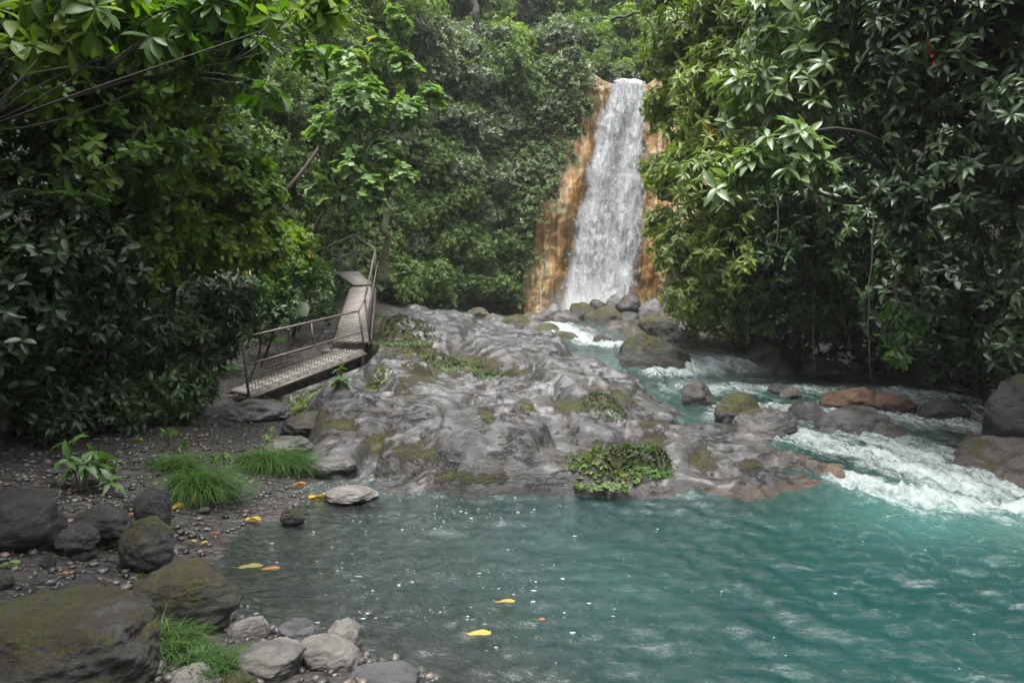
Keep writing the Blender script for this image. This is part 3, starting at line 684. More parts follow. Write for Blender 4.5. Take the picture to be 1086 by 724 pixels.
boulder(306, 462, 480, 60, .14, 'greyrock', 'low grey rock behind the wide grass tuft', 'rock', 'flat_rock', bury=.45)
boulder(352, 482, 500, 54, .10, 'greyrock', 'low grey rock at the left foot of the rock shelf', 'rock', 'flat_rock', bury=.45)
boulder(372, 516, 530, 60, .02, 'palerock', 'flat pale rock at the waterline where the beach meets the shelf', 'rock', 'flat_rock', bury=.42, D=7.6)
# in the stream
boulder(690, 352, 408, 84, .40, 'mossyrock', 'big dark mossy boulder beside the small cascade', D=14.8, seed=8)
boulder(697, 333, 358, 48, .8, 'mossyrock', 'mossy boulder behind the big one, below the light green tree', D=20)
boulder(762, 352, 380, 62, .75, 'darkrock', 'dark wet boulder at the right end of the cascade lip', D=18.5)
boulder(728, 348, 372, 44, .75, 'darkrock', 'dark boulder between the mossy boulder and the bushes', D=18)
boulder(738, 402, 431, 40, .30, 'halfmoss', 'small boulder with a bright moss cap in the stream', seed=31)
boulder(785, 416, 452, 60, .27, 'halfmoss', 'rounded mossy topped boulder in the middle of the stream', seed=32)
boulder(812, 432, 466, 70, .22, 'greyrock', 'smooth grey boulder at the head of the rapids', seed=33)
boulder(856, 425, 447, 44, .28, 'greyrock', 'small grey boulder beside the smooth one in the rapids')
boulder(826, 406, 420, 26, .32, 'darkrock', 'tiny dark stone in the calm water above the rapids', 'stone', 'stone')
boulder(838, 410, 424, 26, .31, 'rustrock', 'small rust coloured stone in the calm water', 'stone', 'stone')
boulder(908, 410, 436, 62, .28, 'brownrock', 'broad orange brown boulder under the dark overhang', seed=41)
boulder(950, 416, 440, 46, .28, 'brownrock', 'rounded brown boulder right of the broad orange one', seed=42)
boulder(885, 416, 436, 34, .29, 'brownrock', 'smallest brown boulder left of the broad orange one', seed=43)
boulder(905, 430, 466, 84, .18, 'greyrock', 'long grey boulder half drowned in the rapids', seed=44, bury=.35)
boulder(940, 448, 470, 50, .17, 'greyrock', 'low wet boulder drowned in foam at the right of the rapids', seed=45, bury=.4)
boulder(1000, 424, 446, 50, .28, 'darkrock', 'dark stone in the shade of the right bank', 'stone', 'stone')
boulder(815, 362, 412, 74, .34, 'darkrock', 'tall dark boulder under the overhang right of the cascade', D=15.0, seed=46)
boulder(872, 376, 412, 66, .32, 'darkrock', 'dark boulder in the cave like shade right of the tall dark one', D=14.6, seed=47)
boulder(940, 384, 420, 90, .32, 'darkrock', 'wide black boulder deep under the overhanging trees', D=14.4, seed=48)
boulder(1068, 446, 556, 108, -.1, 'rustrock', 'large orange and grey layered boulder on the right bank by the rapids', D=8.1, seed=51, deep=1.0, sub=6)
boulder(1000, 474, 530, 90, .0, 'rustrock', 'low rusty slab with water running over it beside the right bank boulder', D=8.9, seed=52, bury=.42)
boulder(1084, 396, 470, 84, .3, 'darkrock', 'boulder darkened to match the shade at the right edge above the layered boulder', D=9.4, seed=53)  # dark rock colour stands in for the shade at this spot
# at the foot of the fall
foot = [(617, 324, 342, 30, 26, 'mossyrock', 'dark round boulder centred under the waterfall'), (642, 330, 348, 40, 25, 'mossyrock', 'wide mossy boulder under the waterfall'), (633, 322, 336, 20, 27, 'darkrock', 'small dark boulder nearest the falling water'),
        (668, 336, 352, 34, 24, 'darkrock', 'dark boulder at the right foot of the waterfall'), (600, 334, 350, 26, 24, 'greyrock', 'grey boulder at the left foot of the waterfall'), (655, 345, 362, 30, 21, 'greyrock', 'grey boulder in the white water below the waterfall'),
        (575, 346, 364, 40, 20, 'halfmoss', 'mossy boulder at the left side of the white rapids'), (548, 338, 354, 34, 21, 'mossyrock', 'moss capped boulder behind the rock shelf'), (526, 338, 352, 30, 22, 'greyrock', 'pale boulder behind the rock shelf crest'),
        (590, 356, 376, 44, 18, 'halfmoss', 'flat boulder where the rapids meet the rock shelf'), (625, 352, 364, 24, 20, 'greyrock', 'little grey boulder splitting the white rapids'), (680, 344, 360, 24, 21, 'mossyrock', 'little mossy boulder left of the stream bend'),
        (565, 336, 348, 26, 24, 'halfmoss', 'half hidden boulder left of the waterfall foot'), (716, 342, 360, 30, 21, 'darkrock', 'dark boulder at the foot of the light green tree'), (508, 330, 342, 24, 23, 'halfmoss', 'leftmost boulder behind the rock shelf crest'),
        (640, 360, 374, 22, 17.5, 'darkrock', 'wet dark stone at the near end of the white rapids'),
        (694, 322, 344, 34, 25, 'greyrock', 'grey boulder against the cliff right of the waterfall foot'), (668, 318, 334, 24, 27, 'darkrock', 'small dark boulder highest against the cliff at the right foot'), (712, 330, 352, 36, 23, 'halfmoss', 'mossy boulder half under the light green tree, beside the cliff'),
        (674, 352, 372, 30, 19.5, 'halfmoss', 'mossy stone touching the top of the big dark mossy boulder'), (585, 328, 342, 22, 26, 'greyrock', 'small grey boulder at the left edge of the fall foot'), (652, 318, 330, 18, 27.3, 'greyrock', 'smallest grey stone in the spray under the waterfall')]
for k, (a, b, c_, w_, D_, m_, lb) in enumerate(foot):
    boulder(a, b - 6, c_, w_ * 1.2, CH + (HY - c_) / F * D_ - .05, m_, lb, D=D_, seed=60 + k, sub=4)

# gravel beach: nobody could count it; the larger cobbles are things
gr = MB(); gg = np.random.default_rng(77); V1, F1 = ico(2)
GV = [V1 * (1 + .55 * fbm(V1[:, 0] * 1.3 + k * 3.1, V1[:, 1] * 1.3, V1[:, 2] * 1.3, 2))[:, None] for k in range(40)]
gx_, gy_ = gg.uniform(-5.4, -.3, 30000), gg.uniform(3.4, 13.0, 30000)
gz_ = ground_z(gx_, gy_); gd_ = pdist(gx_, gy_, WPOLY)
ok = (gg.random(30000) < np.exp(-(gy_ - 3.4) / 6)) & (gd_ > -.35) & (gz_ < .75) & ((gy_ < 7.4) | (rock_z(gx_, gy_) < gz_))
for k, (x, y, z0) in enumerate(zip(gx_[ok][:5600], gy_[ok][:5600], gz_[ok][:5600])):
    s = .010 + .032 * gg.random() ** 3
    sc = s * np.array([1, gg.uniform(.6, 1), gg.uniform(.45, .8)]); a = gg.uniform(0, 6.28)
    Vn = GV[k % 40] * sc
    Vn = np.stack([Vn[:, 0] * math.cos(a) - Vn[:, 1] * math.sin(a), Vn[:, 0] * math.sin(a) + Vn[:, 1] * math.cos(a), Vn[:, 2]], 1)
    gr.add(Vn + np.array([x, y, z0 + s * .2]), F1, gg.random())
t = NT('gravel'); p = t.n('BsdfPrincipled', {'Base Color': t.ramp(t.attr('tint'), (0, (.012, .0115, .011)), (.6, (.040, .037, .034)), (.9, (.085, .078, .07)), (1, (.10, .055, .036))), 'Roughness': .42})
tag(gr.build('gravel', t.done(p.outputs[0])), kind='stuff')
protos = [rock_shape(4, 200 + k, 4) for k in range(5)]
cm = []
for k, (V, Fc) in enumerate(protos):
    m = MB(); m.add(V * np.array([1, .75, .55]), Fc); cm.append(m)
cobs = []
k = 0
while k < 90:
    x, y = gg.uniform(-4.6, -.6), gg.uniform(3.9, 12.5)
    d = pdist(np.array(x), np.array(y), WPOLY)
    if d < .02 or d > 2.2 or (y > 7.4 and rock_z(np.array(x), np.array(y)) > ground_z(x, y) - .02): continue
    s = gg.uniform(.035, .085)
    if k < 5:
        o = cm[k].build('cobble', M['darkrock' if k % 2 else 'slate']); cobs.append(o)
        tag(o, 'dark wet cobble lying in the gravel of the beach', 'stone', 'cobbles on the gravel beach')
    else:
        o = cobs[k % 5].copy(); COL.objects.link(o)
    o.location = (x, y, float(ground_z(x, y)) + s * .22); o.scale = (s, s, s); o.rotation_euler = (0, 0, gg.uniform(0, 6.28)); k += 1

# ------------------------------------------------------------------ walkway
t = NT('weathered_planks'); o = t.obj()
pl = t.noise(t.scale(o, (1, 1, 1)), 6, 6, .65)
c = t.ramp(pl, (.3, (.11, .10, .088)), (.7, (.22, .207, .185)))
p = t.n('BsdfPrincipled', {'Base Color': c, 'Roughness': .65, 'Normal': t.bump(pl, .4, .01)}); M['plank'] = t.done(p.outputs[0])
t = NT('rusty_steel'); o = t.obj()
c = t.ramp(t.noise(o, 7, 6, .65), (.3, (.06, .044, .032)), (.6, (.13, .112, .092)), (.8, (.09, .05, .028)))
p = t.n('BsdfPrincipled', {'Base Color': c, 'Roughness': .6, 'Metallic': .25}); M['rail'] = t.done(p.outputs[0])
wk = empty('metal_walkway', U(264, 420, 12.2), 'rusty metal walkway with plank decks, rails and wire mesh over the rocks', 'walkway')
WL = np.array(wk.location)
def part(mb, name, mat, smooth=False): return mb.build(name, M[mat], wk, smooth=smooth, loc=WL)
def deck(a, b, c, d, n, th=.05, gap=.12):
    """a,b: near and far corner at one end, d,c at the other; n boards laid across"""
    m = MB(); a, b, c, d = map(np.array, (a, b, c, d))
    for i in range(n):
        t0, t1 = i / n, (i + 1 - gap) / n
        m.prism([a + (d - a) * t0, a + (d - a) * t1, b + (c - b) * t1, b + (c - b) * t0], th)
    return m
A, B = U(264, 418, 12), U(387, 372, 14.5)
wd = np.array([-.50, .56, 0.0])
part(deck(A, A + wd * 1.0, B + wd * 1.25, B, 13), 'lower_deck', 'plank')
for off in (0., 1.0):
    m = MB(); q0 = A + wd * off * 1.02 + [0, 0, -.06]; q1 = B + wd * off * 1.27 + [0, 0, -.06]
    if off == 0: q0 = q0 + [.02, -.02, 0]; q1 = q1 + [.02, -.02, 0]
    m.tube([q0, q1], .038, 4); part(m, 'beam', 'rail')
C2 = U(391, 361.5, 14.75); C1 = U(356, 361, 14.95); C3 = U(396, 303, 19.0); C4 = U(373, 304.5, 19.0)
part(deck(C2, C1, C4, C3, 22, .05, .06), 'upper_deck', 'plank')
m = MB(); m.tube([C2 + [.03, 0, -.07], C3 + [.03, 0, -.07]], .05, 4); part(m, 'beam', 'rail')
m = MB(); m.tube([C1 + [-.03, 0, -.07], C4 + [-.03, 0, -.07]], .05, 4); part(m, 'beam', 'rail')
part(deck(U(394.5, 300.5, 19.1), U(375, 301.5, 19.1), U(353, 287, 20.5), U(380, 287.5, 20.4), 9), 'top_landing', 'plank')
part(deck(U(386, 372, 14.7), U(386, 368.3, 15.1), U(338, 367, 15.3), U(340, 371, 14.9), 4), 'lower_landing', 'plank')
m = MB(); m.tube([U(358, 391, 13.95), U(358, 414, 13.95)], .04, 4); part(m, 'support_leg', 'rail')
m = MB(); m.tube([U(279, 414, 12.5), U(279, 428, 12.5)], .035, 4); part(m, 'support_leg', 'rail')
m = MB(); m.tube([U(384, 372, 14.6), U(384, 400, 14.6)], .035, 4); part(m, 'support_leg', 'rail')
for off in (0, 1):
    m = MB(); q0 = (C3 if off == 0 else C4) + [0, 0, -.05]; m.tube([q0, q0 - [0, 0, .9]], .04, 4); part(m, 'support_leg', 'rail')
R1a, R1b = U(257, 358, 12), U(380.5, 329.5, 14.4)
Mda, Mdb = U(261, 387, 12), U(383, 352, 14.4)
def rail(pts, name='handrail', r=.020):
    m = MB()
    pts = [np.array(q) for q in pts]
    for a, b in zip(pts[:-1], pts[1:]): m.tube([a, b], r, 6)
    part(m, name, 'rail', True)
rail([A + [0, 0, -.05], R1a], 'post', .022)
rail([R1a, R1b]); rail([Mda, Mdb], 'mid_rail', .016)
rail([R1b + [0, 0, .0], B + [0, 0, -.03]], 'post', .022)
tt = .545; rail([R1a + (R1b - R1a) * tt, Mda + (Mdb - Mda) * tt], 'post', .018)
S0 = U(387, 317, 14.8); S1 = U(398, 264.5, 19.0); S2 = U(375, 249, 20.4); S3 = U(322, 272, 19.6)
rail([R1b, S0]); rail([S0, C2 + [.03, 0, 0]], 'post', .022)
rail([S0, S1, S2, S3])
rail([U(389, 338, 14.8), U(400, 281, 19.0), U(376, 266.5, 20.4), U(342, 281, 19.8)], 'mid_rail', .016)
rail([S1, C3 + [.03, 0, 0]], 'post', .022); rail([S2, U(377, 287, 20.4)], 'post', .022)
rail([U(352, 259, 20.1), U(352, 281, 20.1)], 'post', .018); rail([U(333, 267, 19.8), U(333, 286, 19.8)], 'post', .018)
rail([U(393.5, 288, 16.8) + [0, 0, .02], (C2 + C3) / 2 + [.03, 0, 0]], 'post', .018)
def net(a, b, c, d, nu, nv, r=.0042):
    """a-b bottom, d-c top"""
    m = MB(); a, b, c, d = map(np.array, (a, b, c, d))
    for i in range(nu + 1): f_ = i / nu; m.tube([a + (b - a) * f_, d + (c - d) * f_], r, 4)
    for i in range(nv + 1): f_ = i / nv; m.tube([a + (d - a) * f_, b + (c - b) * f_], r, 4)
    part(m, 'wire_mesh', 'rail', True)
net(A + [0, 0, .03], B + [0, 0, .03], Mdb, Mda, 40, 7)
net(C2 + [.03, 0, 0], C3 + [.03, 0, 0], U(400, 281, 19), U(389, 338, 14.8), 60, 7)
net(U(353, 287, 20.45), U(379, 287, 20.4), U(376, 266.5, 20.4), U(342, 281, 19.8), 24, 6)

# ------------------------------------------------------------------ plants
LEAF = {   # (along, across, lift) and faces
 'obo': ([(0, 0, 0), (.38, 0, 0), (.72, 0, -.05), (1, 0, -.16), (.38, .34, .05), (.74, .5, 0), (.38, -.34, .05), (.74, -.5, 0)], 8),
 'ell': ([(0, 0, 0), (.32, 0, .01), (.68, 0, -.04), (1, 0, -.17), (.34, .5, .04), (.68, .42, 0), (.34, -.5, .04), (.68, -.42, 0)], 8),
 'lan': ([(0, 0, 0), (.30, 0, .02), (.65, 0, -.05), (1, 0, -.26), (.30, .48, .05), (.64, .36, -.02), (.30, -.48, .05), (.64, -.36, -.02)], 8),
 'rnd': ([(0, 0, 0), (.35, 0, -.02), (.7, 0, -.05), (1, 0, -.14), (.2, .46, .02), (.66, .5, -.02), (.2, -.46, .02), (.66, -.5, -.02)], 8),
 'lo': ([(0, 0, 0), (1, 0, -.12), (.5, .5, .05), (.5, -.5, .05)], 4)}
def fine(ws, droop, cup):
    ts = [0, .14, .34, .58, .8, 1]; out = [(t_, 0, -droop * t_ * t_) for t_ in ts]
    for sg in (1, -1): out += [(ts[q + 1] + .02, sg * ws[q], -droop * ts[q + 1] ** 2 + cup * ws[q] * 2) for q in range(4)]
    return out, 14
LEAF['obo2'] = fine([.16, .36, .5, .38], .20, .06); LEAF['lan2'] = fine([.30, .48, .46, .28], .28, .06); LEAF['ell2'] = fine([.30, .48, .48, .30], .18, .05)
LF14 = [np.array([[0, 1, 6], [0, 10, 1], [4, 5, 9], [4, 13, 5]]), np.array([[q, q + 1, 6 + q, 5 + q] for q in (1, 2, 3)] + [[q, 9 + q, 10 + q, q + 1] for q in (1, 2, 3)])]
LF8 = [np.array([[0, 1, 4], [0, 6, 1], [2, 3, 5], [2, 7, 3]]), np.array([[1, 2, 5, 4], [1, 6, 7, 2]])]
LF4 = [np.array([[0, 1, 2], [0, 3, 1]])]

def nrm(v): return v / (np.linalg.norm(v, axis=-1, keepdims=True) + 1e-9)

def add_leaves(mb, P, A, N, L, W, kind, tint):
    T, nv = LEAF[kind]; T = np.array(T)
    A = nrm(A); N = nrm(N - (N * A).sum(-1, keepdims=True) * A); B = np.cross(N, A)
    V = P[:, None] + L[:, None, None] * (T[None, :, 0, None] * A[:, None] + T[None, :, 2, None] * N[:, None]) + (W[:, None, None] * T[None, :, 1, None]) * B[:, None]
    off = nv * np.arange(len(P))[:, None, None]
    mb.add(V.reshape(-1, 3), [(f[None] + off).reshape(-1, f.shape[1]) for f in {8: LF8, 4: LF4, 14: LF14}[nv]], np.repeat(tint, nv))

def whorls(mb, P, T, k, ang, L, wr, kind, rg, droop=.2, tint=None, jit=.25):
    n = len(P); T = nrm(T)
    ref = np.where(np.abs(T[:, 2:3]) < .9, np.array([[0, 0, 1.]]), np.array([[1., 0, 0]]))
    u = nrm(np.cross(T, ref)); v = np.cross(T, u)
    ph = rg.uniform(0, 6.28, n)
    tint = rg.random(n) if tint is None else tint
    for j in range(k):
        f = ph + 6.283 * j / k + rg.normal(0, jit, n); a = ang + rg.normal(0, .22, n)
        R = np.cos(f)[:, None] * u + np.sin(f)[:, None] * v
        A = np.cos(a)[:, None] * T + np.sin(a)[:, None] * R
        A[:, 2] -= droop * rg.uniform(.4, 1.4, n)
        N = T * .8 + np.array([0, 0, .5]) + rg.normal(0, .22, (n, 3))
        l = L * rg.uniform(.65, 1.12, n)
        add_leaves(mb, P + T * rg.uniform(-.25, .05, n)[:, None] * l[:, None], A, N, l, l * wr * rg.uniform(.85, 1.15, n), kind, np.clip(tint * .75 + .25 * rg.random(n), 0, 1))

def crown_tips(lobes, n, rg, up=.35, shell=.5, under=.55):
    C = np.array([l[0] for l in lobes]); R = np.array([np.broadcast_to(l[1], 3) for l in lobes], float)
    pr = (R.mean(1) ** 2); pr /= pr.sum()
    i = rg.choice(len(lobes), n * 2, p=pr)
    d = nrm(rg.normal(size=(n * 2, 3)))
    keep = (d[:, 2] > -.35) | (rg.random(n * 2) < under); i, d = i[keep], d[keep]
    bump = 1 + .38 * pn(d[:, 0] * 1.8 + i * 7.7, d[:, 1] * 1.8, d[:, 2] * 1.8) + .22 * pn(d[:, 0] * 4.5 + i * 3.1, d[:, 1] * 4.5, d[:, 2] * 4.5)
    rr = (1 - shell * rg.random(len(d)) ** 1.5) * bump
    P = C[i] + d * R[i] * rr[:, None]
    T = nrm(d + np.array([0, 0, up]) + rg.normal(0, .35, d.shape))
    return P[:n], T[:n], i[:n]

def curve(a, b, rg, bend=.15, n=7, sag=0.):
    a, b = np.array(a, float), np.array(b, float); L = np.linalg.norm(b - a)
    t_ = np.linspace(0, 1, n)[:, None]
    off = rg.normal(0, bend * L, 3); off2 = rg.normal(0, bend * .5 * L, 3)
    return a + (b - a) * t_ + off * (t_ * (1 - t_)) * 2 + off2 * np.sin(t_ * 6.28) * .5 + np.array([0, 0, sag * L]) * (t_ * (1 - t_)) * 4

KIND = {}
def plant(name, base, lobes, mat, kind, L, wr, k, ang, label, cat, dens=20., droop=.2, up=.35, bark='darkbark', tr=.06, seed=0, group=None,
          parts=('trunk', 'crown'), shell=.5, twigs=.10, under=.55, tint=None, cap=7000, limbs=True, rows=1):
    rg = np.random.default_rng(seed + 1000)
    base = np.array(base, float)
    root = empty(name, base, label, cat, group)
    n = int(min(cap, dens * sum(np.mean(np.broadcast_to(l[1], 3)) ** 2 for l in lobes) / L ** 2))
    P, T, li = crown_tips(lobes, n, rg, up, shell, under)
    mb = MB(); tb = MB()
    tn = np.clip(.5 + .55 * pn(P[:, 0] * 1.1, P[:, 1] * 1.1, P[:, 2] * 1.1 + seed) + rg.normal(0, .14, len(P)), 0, .97)
    if tint is not None: tn = np.clip(tn + tint, 0, .97)
    tn = np.where(rg.random(len(P)) < .002, 1.35, tn)
    whorls(mb, P, T, k, ang, L, wr, kind, rg, droop, tn)
    if rows > 1:
        for q in range(1, rows):
            P2 = P - T * L * (.55 * q) + rg.normal(0, .1 * L, P.shape)
            whorls(mb, P2, T, max(2, k - 2), ang + .2, L * .9, wr, kind, rg, droop, tn)
    cen = np.mean([l[0] for l in lobes], 0)
    hub = base + (cen - base) * .55 + np.array([0, 0, .12 * np.linalg.norm(cen - base)])
    limb_pts = {}
    if limbs:
        pts = curve(base - np.array([0, 0, .15]), hub, rg, .08, 9); tb.tube(pts, np.linspace(tr, tr * .6, 9), 8)
        for q, l in enumerate(lobes):
            pts = curve(hub, l[0], rg, .12, 8, .06); limb_pts[q] = pts; tb.tube(pts, np.linspace(tr * .55, tr * .22, 8), 6)
    m = int(len(P) * twigs)
    for q in rg.choice(len(P), m, replace=False):
        c = np.array(lobes[li[q]][0]); st = limb_pts[li[q]][rg.integers(4, 8)] if limbs else c
        pts = curve(st, P[q], rg, .10, 6, .04); tb.tube(pts, np.linspace(max(.006, tr * .16), .0035, 6), 4)
    if not limbs and m == 0: tb.tube(curve(base, hub, rg, .1, 5), np.linspace(tr, tr * .5, 5), 6)
    tb.build(parts[0], M[bark], root, loc=base)
    mb.build(parts[1], M[mat], root, loc=base)
    return root

def LB(*q):
    """lobes given as pixel x, y, distance, radius in pixels"""
    return [(U(a, b, d), r * d / F) for a, b, d, r in q]
def on(x, y): return np.array([x, y, float(ground_z(x, y))])

# --- left: the dark mass of broad leaved trees over the beach
plant('tree', on(-6.6, 8.6), LB((30, 60, 8.2, 105), (140, 70, 9, 90), (240, 40, 9.5, 62), (110, 160, 8.8, 90), (60, -40, 8.5, 120), (180, -30, 9, 110)), 'broad', 'obo2', .155, .46, 5, 1.15,
      'large dark broadleaf tree filling the upper left of the photo', 'tree', dens=10, tr=.11, seed=1, twigs=.05, rows=2)
plant('tree', on(-5.3, 10.6), LB((215, 165, 10, 62), (255, 205, 10.3, 44), (180, 215, 9.8, 62), (275, 255, 10.6, 36), (140, 265, 9.6, 60), (232, 252, 10.2, 44)), 'broad', 'obo2', .14, .5, 6, 1.2,
      'bright green backlit small tree leaning out between the dark tree and the walkway', 'tree', dens=12, tr=.06, seed=2, twigs=.10, tint=.28, rows=2)
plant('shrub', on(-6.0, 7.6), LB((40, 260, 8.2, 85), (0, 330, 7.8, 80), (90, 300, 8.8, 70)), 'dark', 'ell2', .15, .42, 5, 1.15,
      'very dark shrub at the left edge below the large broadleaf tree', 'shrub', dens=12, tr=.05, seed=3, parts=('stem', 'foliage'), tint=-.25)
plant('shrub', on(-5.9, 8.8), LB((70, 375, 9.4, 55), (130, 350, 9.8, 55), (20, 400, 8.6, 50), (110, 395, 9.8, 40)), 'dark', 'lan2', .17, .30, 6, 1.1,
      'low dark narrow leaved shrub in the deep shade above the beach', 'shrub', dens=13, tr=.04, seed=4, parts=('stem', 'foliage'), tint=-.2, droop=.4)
plant('shrub', on(-5.0, 11.0), LB((200, 340, 11, 50), (245, 320, 11.4, 42), (170, 380, 10.8, 42), (222, 372, 11.3, 28)), 'glossy', 'lan2', .16, .36, 6, 1.1,
      'glossy dark green bush just left of the lower end of the walkway', 'shrub', dens=15, tr=.04, seed=5, parts=('stem', 'foliage'), droop=.35)
plant('shrub', on(-5.0, 14.6), LB((300, 275, 14.2, 32), (330, 292, 15, 22), (278, 300, 13.6, 28), (315, 262, 14.6, 22)), 'broad', 'ell', .12, .45, 5, 1.1,
      'leafy bush on the rocks above the lower ramp, behind the handrail', 'shrub', dens=13, tr=.03, seed=6, parts=('stem', 'foliage'), tint=.1)
plant('shrub', on(-4.7, 13.5), LB((285, 335, 13.4, 24), (300, 318, 13.8, 18), (268, 322, 13, 20)), 'glossy', 'ell', .13, .42, 5, 1.1,
      'low leafy bush between the glossy bush and the ramp', 'shrub', dens=14, tr=.025, seed=7, parts=('stem', 'foliage'))
plant('shrub', on(-7.0, 17.2), LB((255, 165, 16, 50), (300, 190, 17, 40), (275, 110, 17, 55), (325, 230, 18, 34), (290, 240, 16.5, 34)), 'forest', 'lo', .11, .55, 6, 1.1,
      'small leaved dark bush behind the backlit tree', 'shrub', dens=14, tr=.06, seed=8, parts=('stem', 'foliage'), tint=-.1)
plant('tree', on(-6.8, 20.0), LB((330, 120, 19, 55), (300, 60, 19, 60), (350, 60, 20, 55), (345, 180, 20, 40), (240, 60, 18, 50), (360, 235, 21, 28)), 'forest', 'lo', .13, .55, 6, 1.1,
      'fine leaved tree on the slope behind the pale sapling', 'tree', dens=12, tr=.09, seed=9)
plant('tree', on(-7.5, 24.0), LB((330, 0, 24, 70), (270, 0, 22, 60), (390, 20, 25, 50), (400, -30, 25, 60)), 'lime', 'lo', .15, .5, 6, 1.1,
      'yellow green feathery tree at the top of the photo left of the bare trunk', 'tree', dens=10, tr=.1, seed=10)
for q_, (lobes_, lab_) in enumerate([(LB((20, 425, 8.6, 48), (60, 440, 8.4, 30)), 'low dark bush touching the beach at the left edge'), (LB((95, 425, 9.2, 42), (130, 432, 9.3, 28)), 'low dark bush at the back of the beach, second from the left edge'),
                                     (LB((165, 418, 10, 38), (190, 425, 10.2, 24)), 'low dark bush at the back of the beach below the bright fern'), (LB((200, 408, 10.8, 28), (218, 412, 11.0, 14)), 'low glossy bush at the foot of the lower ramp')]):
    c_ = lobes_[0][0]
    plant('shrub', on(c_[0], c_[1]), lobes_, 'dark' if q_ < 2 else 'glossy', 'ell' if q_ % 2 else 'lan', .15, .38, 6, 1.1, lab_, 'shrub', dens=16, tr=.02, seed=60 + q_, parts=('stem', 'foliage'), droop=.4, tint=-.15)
# overhanging branch with big leaves near the camera, and a canopy added to shade the beach
plant('tree', on(-4.6, 3.2), [(U(305, 22, 5.6), .17), (U(265, 55, 5.8), .16), (U(225, 15, 5.6), .30), (U(170, 40, 5.5), .34), (U(330, 60, 6.2), .13), (U(340, 8, 5.8), .14), (U(90, 10, 5.2), .4), (U(20, 60, 5.0), .35), (U(285, 100, 6.3), .11)], 'broad', 'obo2', .19, .40, 6, 1.25,
      'overhanging branch tree with the biggest leaves near the top left of the photo', 'tree', dens=10, tr=.013, seed=11, twigs=.3, droop=.45, tint=.1)
cover = [((-5.2, 4.5, 6.4), 1.7), ((-6.2, 8, 7.6), 2.0), ((-6.8, 12, 8.6), 2.0), ((-4.2, 1.6, 6.2), 1.8), ((-7.6, 4, 5), 2.0), ((-7.5, 8, 5.6), 1.6)]
plant('tree', on(-8.0, 5.5), cover, 'dark', 'ell', .24, .45, 5, 1.15, 'tall, mostly unseen tree added to shade the beach at the left edge', 'tree', dens=9, tr=.16, seed=12, twigs=.02)

plant('tree', on(-4.5, -2.5), [((-2.2, -1, 7.4), 2.0), ((2.8, -2.2, 8), 1.8), ((0, -4, 8), 2.4), ((-3.4, 2, 7.4), 1.6), ((6.5, 4.5, 7.4), 1.6)], 'dark', 'ell', .24, .45, 5, 1.15, 'tall unseen tree added over the camera to darken the near end of the pool', 'tree', dens=8, tr=.18, seed=14, twigs=.02)  # out of view, added to darken the foreground and near water

plant('shrub', on(-4.9, 17.0), LB((325, 318, 16, 24), (342, 305, 17, 16), (345, 330, 15.6, 12)), 'glossy', 'ell', .13, .42, 5, 1.1,
      'dark leafy bush on the rock left of the upper ramp', 'shrub', dens=13, tr=.025, seed=15, parts=('stem', 'foliage'), tint=.1)

# --- the pale sapling beyond the walkway
plant('sapling', on(-4.9, 16.6), LB((422, 22, 15, 14), (428, 72, 15, 18), (456, 104, 15, 16), (430, 120, 14.6, 20), (385, 110, 14.6, 30), (412, 160, 14.8, 22), (352, 140, 14.8, 26), (375, 178, 14.6, 22), (425, 188, 14.6, 16), (345, 205, 15, 18), (395, 205, 14.6, 22), (350, 235, 15.2, 10), (405, 50, 15, 14), (372, 72, 15, 24)),
      'sapling', 'rnd', .17, .75, 5, 1.35, 'slender pale green sapling with round leaves in tiers behind the walkway', 'tree', dens=9, tr=.045, seed=13, twigs=.12, up=.9, droop=.12, bark='bark')

# --- right: whorled trees leaning over the stream
plant('tree', on(6.5, 17.6), LB((735, 40, 15.5, 55), (790, 20, 14, 60), (722, 110, 15.5, 36), (775, 100, 14, 60), (715, 190, 15.5, 30), (760, 190, 14, 55), (728, 265, 15.5, 36), (780, 270, 14, 50), (745, 320, 15, 28), (720, -40, 16, 60), (800, -50, 14, 80), (706, 66, 16.5, 24), (702, 118, 17, 20), (700, 178, 17, 20), (699, 238, 17, 20)), 'whorl', 'lan2', .20, .34, 7, 1.2,
      'light green tree with drooping whorled leaves right of the waterfall', 'tree', dens=13, tr=.12, seed=21, droop=.35, tint=.12, cap=8000)
plant('tree', on(8.6, 12.6), LB((835, 150, 7.6, 32), (800, 180, 7.8, 26), (772, 203, 8.0, 18), (858, 178, 7.5, 24), (850, 95, 9.6, 52), (800, 110, 10, 40), (905, 60, 9.4, 52), (840, 30, 10, 60), (820, 200, 7.8, 12)), 'palewhorl', 'lan2', .225, .36, 8, 1.25,
      'tree with the large pale whorled leaves hanging over the middle of the stream', 'tree', dens=9, tr=.05, seed=22, droop=.38, twigs=.12)
plant('tree', on(9.2, 8.6), LB((960, 50, 8.6, 62), (1040, 40, 8.2, 80), (1090, 130, 8, 75), (965, 130, 8.8, 46), (1020, 190, 8.4, 60), (945, 205, 8.8, 30), (960, 235, 8.8, 22), (1070, 260, 8.4, 56), (1000, -60, 8.6, 110), (1090, -40, 8, 100), (925, -20, 9.2, 60)), 'sheen', 'lan2', .17, .34, 7, 1.15,
      'dark tree with shiny narrow leaves filling the upper right corner', 'tree', dens=13, tr=.12, seed=23, droop=.3, cap=8000)
plant('tree', on(8.8, 15.2), LB((880, 210, 13, 75), (835, 265, 13.4, 50), (945, 260, 12.5, 70), (890, 130, 13, 70), (800, 320, 14, 36), (870, 315, 13.6, 36)), 'glossy', 'lan2', .19, .34, 7, 1.2,
      'dark tree deep in the shade behind the hanging whorled leaves', 'tree', dens=12, tr=.12, seed=24, droop=.4, tint=-.1)
